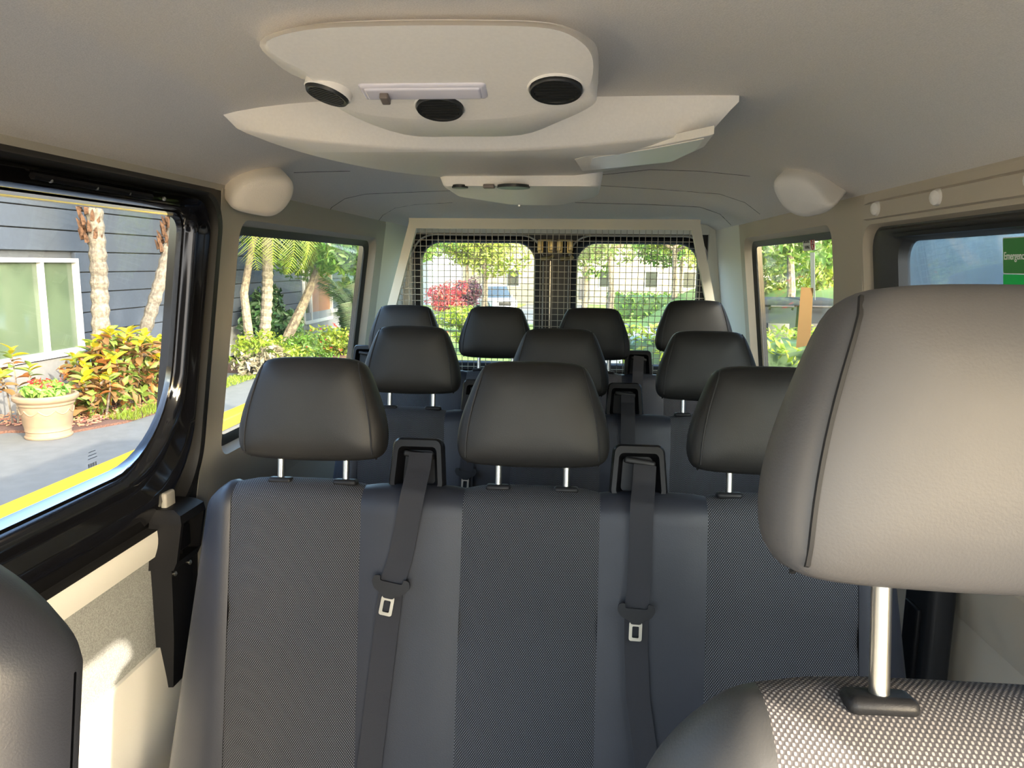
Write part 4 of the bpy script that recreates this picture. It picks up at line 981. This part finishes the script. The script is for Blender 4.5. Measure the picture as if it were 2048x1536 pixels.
# ---- planting in the left rear window
tree('grey leaning forked tree with small leaves seen through the left rear side window', (-6.35, 15.6, -2.15), [(-6.35, 15.6, -2.2), (-6.1, 15.7, -1.5), (-5.85, 15.9, -.9), (-5.6, 16.1, -.2), (-5.5, 16.2, .4)], (-5.3, 16.2, .70), (2.3, 2.1, 1.0), LG2, 7500, .075, .13, branches=7, nb=16)
tree('pale slender trunk at the left edge of the left rear side window', (-6.35, 14.1, -2.1), [(-6.35, 14.1, -2.15), (-6.30, 14.1, -1.4), (-6.38, 14.15, -.6), (-6.2, 14.2, .3), (-6.0, 14.3, .9)], (-5.9, 14.9, 1.2), (1.3, 1.5, .8), LG4, 2200, .08, .10, branches=4)
tree('sunny small-leaved tree on the lawn behind the forked grey tree', (-5.3, 20, -2.25), [(-5.3, 20, -2.3), (-5.3, 20, -1.0), (-5.4, 20, 0)], (-5.6, 20.3, .75), (2.2, 2.4, 1.1), LG2, 5200, .10, .09, nb=14)
for i, (x, y, h, m, lab, fl_) in enumerate([(-5.9, 13.6, .75, LG1, 'lime shrub at the lower left of the left rear side window', None), (-6.0, 15.4, .62, LG2, 'green shrub in front of the forked grey tree', None), (-5.6, 17.4, .75, LG1, 'lime shrub right of the forked grey tree', FLR),
        (-5.1, 19.0, .62, LG4, 'shrub with red flowers at the lower right of the left rear side window', FLR), (-5.8, 21.2, 1.0, LG2, 'tall green shrub in front of the brown shutter', None)]):
    bush(lab, (x, y, gz(y)+h*.5), (.85, .95, h*.55), m, 1500, .055, fl_)
bush('dry grey twiggy shrub at the lower left of the left rear side window', (-5.35, 12.9, -1.75), (.45, .6, .28), DRY, 900, .07)
for i, (x, y, h, lab) in enumerate([(-5.35, 18.4, 2.6, 'dark green clumping palm before the building corner'), (-4.95, 19.6, 2.3, 'second dark clumping palm at the right edge of the left rear side window')]):
    t = thing('clumping_palm', lab, 'palm', (x, y, gz(y)))
    for k in range(26):
        a = k*2.4; d = Vector((math.cos(a), math.sin(a), 0)); hh = h*(.45+.55*((k*7) % 11)/11); P = []
        for j in range(8): u = j/7; P.append(Vector((x, y, gz(y)))+d*(.12+.85*u*u*(.6+hh*.2))+Vector((0, 0, hh*u*(1.35-.5*u))))
        b = MB(); b.tube(P, [.012]*7+[.003], 4)
        for j in range(8, 36):
            u = j/36*7; q_ = int(u); q = P[q_].lerp(P[min(7, q_+1)], u-q_); sd = Vector((-d.y, d.x, 0))
            for s in (-1, 1): e = (sd*s+d*.5+Vector((0, 0, -.2))).normalized()*.33; b.add([q-Vector((0, 0, .014)), q+Vector((0, 0, .014)), q+e], [(0, 1, 2)])
        b.build('frond', LG3, t, ang=1)
bush('added dark shrub standing in for dark window reflections and building behind the forked grey tree', (-6.8, 16.5, -1.45), (.4, .95, .85), LG3, 3800, .09, nb=9)  # added shrub, darkens the spot where the glass mirrors a dark area
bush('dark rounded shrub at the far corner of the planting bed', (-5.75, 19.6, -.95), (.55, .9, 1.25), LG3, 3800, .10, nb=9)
# ---- shade tree to the right of the van (its shadow dapples the siding)
tree('tall shade tree leaning high over the right front of the van', (6.0, 1.0, -2.0), [(6.0, 1.0, -2.1), (5.6, 1.0, 1.5), (4.2, 1.3, 4.8)], (3.5, 1.6, 6.3), (1.9, 2.6, 1.25), LG2, 4300, .17, .2, branches=7, nb=16)
tree('second tall shade tree farther back on the right', (6.6, 6.2, -2.0), [(6.6, 6.2, -2.1), (6.0, 6.2, 1.5), (4.4, 6.2, 4.6)], (3.5, 6.6, 6.2), (2.0, 3.0, 1.5), LG2, 7000, .18, .2, branches=7, nb=18)
# ---- tall parked vehicle alongside on the right (seen through the dusty window)
SLT = mat('slate_blue_vehicle_paint', (.05, .07, .09), .35, coat=.3)
bt = thing('delivery_van', 'tall slate blue box van parked close alongside on the right', 'van', (3.2, 2.2, -2.0))
def tv(x, z): return x
b = MB(); b.loft([[Vector((x, y, z)) for x, z in rrect(2.2+i_, 4.2-i_, -1.65, 1.05-i_*2, .10, 4)] for y, i_ in ((-1.25, .06), (-1.15, .0), (6.2, .0), (6.28, .05))]); b.build('cargo_body', SLT, bt)
for z in (-1.2, -.25): MB().rbox(2.17, 2.21, -1.1, 6.1, z-.04, z+.04, .01).build('side_rail', PLB, bt)
MB().rbox(2.16, 2.21, 1.6, 1.64, -1.6, .95, .01).build('door_track', PLB, bt)
for y in (-.3, 4.4):
    for x in (2.42, 3.98): MB().lathe((x, y, -1.74), [(.05, -.12), (.32, -.12), (.36, -.08), (.36, .08), (.32, .12), (.05, .12)], 20, Vector((1, 0, 0))).build('wheel', RUB, bt)
# ---- right rear window: hedge, containers, bank
hedge('clipped green hedge just behind the van, below the right rear windows', .55, 5.6, 8.7, 9.7, -.74, LG1, 9000, .05)
def container(label, x, y, w):
    t = thing('waste_container', label, 'waste container', (x, y, -2.0), 'waste containers behind the hedge'); G = mat('dark_grey_container', (.014, .019, .024), .8, spec=.08)
    b = MB(); z0, z1 = -1.93, -.52
    b.loft([[Vector((x+sx*w*.44*s, y+sy*.38*s, z)) for sx, sy in ((-1, -1), (1, -1), (1, 1), (-1, 1))] for z, s in ((z0, .92), (z0+.1, .95), (z1-.1, 1.06), (z1, 1.06))]); b.build('body', G, t, ang=20)
    MB().rbox(x-w*.52, x+w*.52, y-.46, y+.44, z1, z1+.09, .03).build('lid', G, t)
    MB().rbox(x-w*.30, x+w*.30, y-.43, y-.38, -1.15, -.75, .02).build('front_recess', RUB, t)
    b = MB(); b.tube([(x-w*.3, y-.50, z1-.04), (x-w*.3, y-.55, z1+.0), (x+w*.3, y-.55, z1), (x+w*.3, y-.50, z1-.04)], .018, 6); b.build('handle', PLB, t)
    for s in (-1, 1): MB().lathe((x+s*w*.36, y-.2, -1.90), [(.01, -.03), (.10, -.03), (.10, .03), (.01, .03)], 14, Vector((1, 0, 0))).build('wheel', RUB, t)
container('dark grey waste container nearer the rear, left of the tan painted strip', 2.78, 10.9, .50)
container('dark grey waste container farther right beside the grassy gap', 3.36, 11.0, .52)
for i, (x, y, r, m, lab) in enumerate([(5.9, 18.5, 1.0, LG1, 'lime green shrub on the grass bank'), (7.3, 21.0, 1.1, LG1, 'second lime green shrub higher on the grass bank'), (4.9, 21.5, 1.3, LG4, 'round olive shrub behind the grass bank')]):
    bush(lab, (x, y, bank(x, y)+r*.75), (r*1.1, r*1.1, r*.85), m, 2400, .075, None)
tree('dark tree over the containers in the right rear side window', (3.9, 14.0, -1.7), [(3.9, 14, bank(3.9, 14)-.05), (3.9, 14, -.4), (3.8, 14, .6)], (3.5, 14.2, .9), (1.5, 1.6, 1.1), LG2, 3200, .085, .1, nb=12)
tree('leafy tree at the top of the grass bank', (8.5, 24, .1), [(8.5, 24, bank(8.5, 24)-.05), (8.5, 24, 1.0), (8.4, 24, 2)], (8.2, 24, 2.4), (3, 2.6, 2), LG2, 3600, .13, .14, nb=12)
# dark hedge and trees seen through the dusty window
# ---- behind the van: street, cars, houses, trees
def car(label, c, rz, L, Wd, H, paint, kind='suv'):
    t = thing('car', label, 'car', (c[0], c[1], gz(c[1])-.11)); M = Matrix.Rotation(rz, 4, 'Z'); z0 = 0
    t.rotation_euler = (0, 0, rz)
    hb = H*.52; hw = Wd/2
    def sec(x, w, zl, zh, r=.10): return [Vector((x, y, z)) for y, z in rrect(-w, w, zl, zh, r, 3)]
    MB().loft([sec(-L/2, hw*.86, .38, hb*.92), sec(-L/2+.10, hw*.96, .26, hb*.97), sec(-L/2+.7, hw, .22, hb), sec(L*.15, hw, .22, hb), sec(L/2-.9, hw, .22, hb*.98), sec(L/2-.12, hw*.95, .26, hb*.86), sec(L/2, hw*.84, .34, hb*.74)]).build('body', paint, t, local=True)
    xb, xf = (-L/2+.15, L*.20) if kind != 'pickup' else (-L*.12, L*.22)
    b = MB(); b.loft([[Vector((x, y, z)) for x, y in roundpoly([(xb+d, -w), (xf-e, -w), (xf-e, w), (xb+d, w)], .12, 3)] for z, w, d, e in ((hb-.04, hw*.93, 0, -.35), (hb+.12, hw*.90, .10, -.15), (H-.10, hw*.76, .35, .42), (H-.06, hw*.74, .38, .46))])
    b.build('windows', mat('car_glass', (.02, .03, .04), .05, spec=.9), t, local=True)
    b = MB(); b.loft([[Vector((x, y, z)) for x, y in roundpoly([(xb+.33+d, -w), (xf-.42-d, -w), (xf-.42-d, w), (xb+.33+d, w)], .12, 3)] for z, w, d in ((H-.10, hw*.78, 0), (H-.03, hw*.75, .03), (H, hw*.66, .1))]); b.build('roof', paint, t, local=True)
    for s in (-1, 1):
        for e in (-1, 1):
            w_ = MB().lathe((e*(L/2-.85), s*(hw-.10), .33), [(.05, -.11), (.31, -.11), (.34, -.07), (.34, .07), (.31, .11), (.05, .11)], 18, Vector((0, 1, 0))).build('wheel', RUB, t, local=True)
            MB().lathe((e*(L/2-.85), s*(hw+.01), .33), [(.01, -.02), (.20, -.02), (.19, .02), (.01, .02)], 14, Vector((0, 1, 0))).build('hubcap', STEEL, w_, local=True)
        MB().rbox(L/2-.22, L/2-.02, s*hw*.66-.16, s*hw*.66+.16, hb*.60, hb*.78, .03).build('headlight', mat('headlight_glass', (.7, .72, .75), .1), t, local=True)
        MB().rbox(L*.12, L*.12+.15, s*(hw+.10)-.08, s*(hw+.10)+.08, hb+.02, hb+.16, .03).build('wing_mirror', paint, t, local=True)
        MB().rbox(-L/2-.01, -L/2+.12, s*hw*.72-.12, s*hw*.72+.12, hb*.62, hb*.88, .03).build('tail_light', RED, t, local=True)
    MB().rbox(L/2-.06, L/2+.015, -hw*.46, hw*.46, hb*.42, hb*.72, .02).build('grille', PLB, t, local=True)
    MB().rbox(L/2-.10, L/2+.06, -hw*.88, hw*.88, .26, .42, .05).build('bumper', paint, t, local=True)
    return t
WPAINT = mat('white_car_paint', (0.437, 0.448, 0.459), .25, coat=.5); BPAINT = mat('blue_car_paint', (.10, .18, .34), .25, coat=.6); SPAINT = mat('silver_car_paint', (.55, .60, .66), .25, metal=.4, coat=.5)
car('white pickup-like car facing the van across the far lawn', (-5.9, 56, 0), R(-68), 5.2, 2.0, 1.85, WPAINT)
car('silver-blue car parked behind the hedge, beyond the right rear door window', (3.35, 20.5, 0), R(176), 4.5, 1.8, 1.38, SPAINT)
hs = thing('house', 'pale beige house front beyond the street behind the van', 'building', (6, 74, gz(74)))
BEI = mat('beige_render', (0.202, 0.193, 0.151), .85, noise=.06, nscale=3)
MB().box((6, 76, -.8), (34, 4, 6.5)).build('facade', BEI, hs)
b = MB(); b.loft([[Vector((-13, 73, 2.45)), Vector((25, 73, 2.45)), Vector((25, 79, 2.45)), Vector((-13, 79, 2.45))], [Vector((-11, 75.9, 4.3)), Vector((23, 75.9, 4.3)), Vector((23, 76.1, 4.3)), Vector((-11, 76.1, 4.3))]]); b.build('roof', mat('grey_roof', (.18, .17, .16), .9), hs)
for x in (-6, -2, 3, 7.4, 11, 16):
    fr_ = MB().box((x, 73.98, -1.3), (1.3, .1, 1.7)).build('window_frame', WFR, hs); MB().box((x, 73.90, -1.3), (1.1, .04, 1.5)).build('pane', WG3, fr_)
MB().box((1.0, 73.95, -2.2), (1.0, .12, 2.2)).build('front_door', mat('dark_door_paint', (.05, .05, .055), .5), hs)
h2 = thing('house', 'light blue-grey house with white pillars at the far left behind the van', 'building', (-14, 60, gz(60)))
LB = mat('light_blue_render', (0.176, 0.202, 0.235), .8)
MB().box((-14, 62, -1.0), (9, 4, 5)).build('facade', LB, h2)
MB().box((-14, 61.2, 1.7), (10, 6, .4)).build('roof', mat('grey_roof'), h2)
for x in (-16.5, -13.6, -10.9): MB().box((x, 58.8, -1.2), (.55, .5, 5)).build('pillar', WFR if x < -13 else LB, h2)
hedge('long clipped hedge across the street behind the right rear door window', 1.8, 15, 40, 41.6, -1.45, LG2, 7000, .12)
for i, (x, y, r, h, m, lab, fl_) in enumerate([(-3.9, 27, 1.35, .9, LG1, 'low lime shrub on the lawn behind the left rear door', None), (-5.3, 24.5, .9, .6, LG1, 'small yellow-green shrub at the left of the lawn', FLR), (-4.3, 21.5, .8, .45, LG4, 'low flowering ground cover on the lawn', FLR),
        (-8.2, 47, 1.6, 1.9, LRED, 'red-leaved shrub left of the white car', None), (-6.9, 49.5, 1.0, 2.2, LPUR, 'dark purple-leaved shrub beside the white car', None), (-10.8, 45, 1.6, 2.0, LG4, 'olive shrub in front of the blue-grey house', None), (-2.2, 19, .7, .5, LG1, 'little lime shrub on the lawn near the rear door pillar', None)]):
    bush(lab, (x, y, gz(y)+h*.5), (r, r*.8, h*.55), m, 1500, .05+.0015*y, fl_)
T_ = [(-9.5, 34, LYG, 3.0), (-4.6, 38, LYG, 3.0), (.6, 46, LG2, 3.2), (4.6, 36, LYG, 3.0), (9.6, 43, LG4, 3.6), (15, 46, LG2, 4), (-15, 42, LG2, 4.0), (-1.5, 64, LG4, 4.2), (8.5, 62, LG2, 4.5), (-9.5, 66, LG4, 4.5), (17, 60, LG2, 5), (-20, 55, LG4, 5), (1.5, 33, LG2, 2.4)]
labs = ['at the far left of the lawn', 'over the white car', 'above the gap between the rear doors', 'with spreading sunlit crown over the street hedge', 'behind the right end of the street hedge', 'at the far right beyond the street', 'left of the blue-grey house', 'before the beige house', 'shading the beige house windows', 'between the two houses', 'beyond the right end of the beige house', 'behind the blue-grey house', 'nearest the street at the rear door pillar']
for (x, y, m, r), lb_ in zip(T_, labs):
    c3 = r*.55; zc_ = .028*y+c3*.35
    tree('leafy street tree '+lb_, (x, y, gz(y)), [(x, y, gz(y)-.1), (x+.1, y, gz(y)+1.4), (x, y, zc_-.6)], (x, y, zc_), (r, r*.8, c3*1.25), m, 3600, .055+.0022*y, .16+.001*y, 'street trees behind the van', 5, 14)

# ------------------------------------------------------------------ lift all to street level
for o in bpy.data.objects:
    if o.parent is None and o is not cam: o.location.z += LIFT
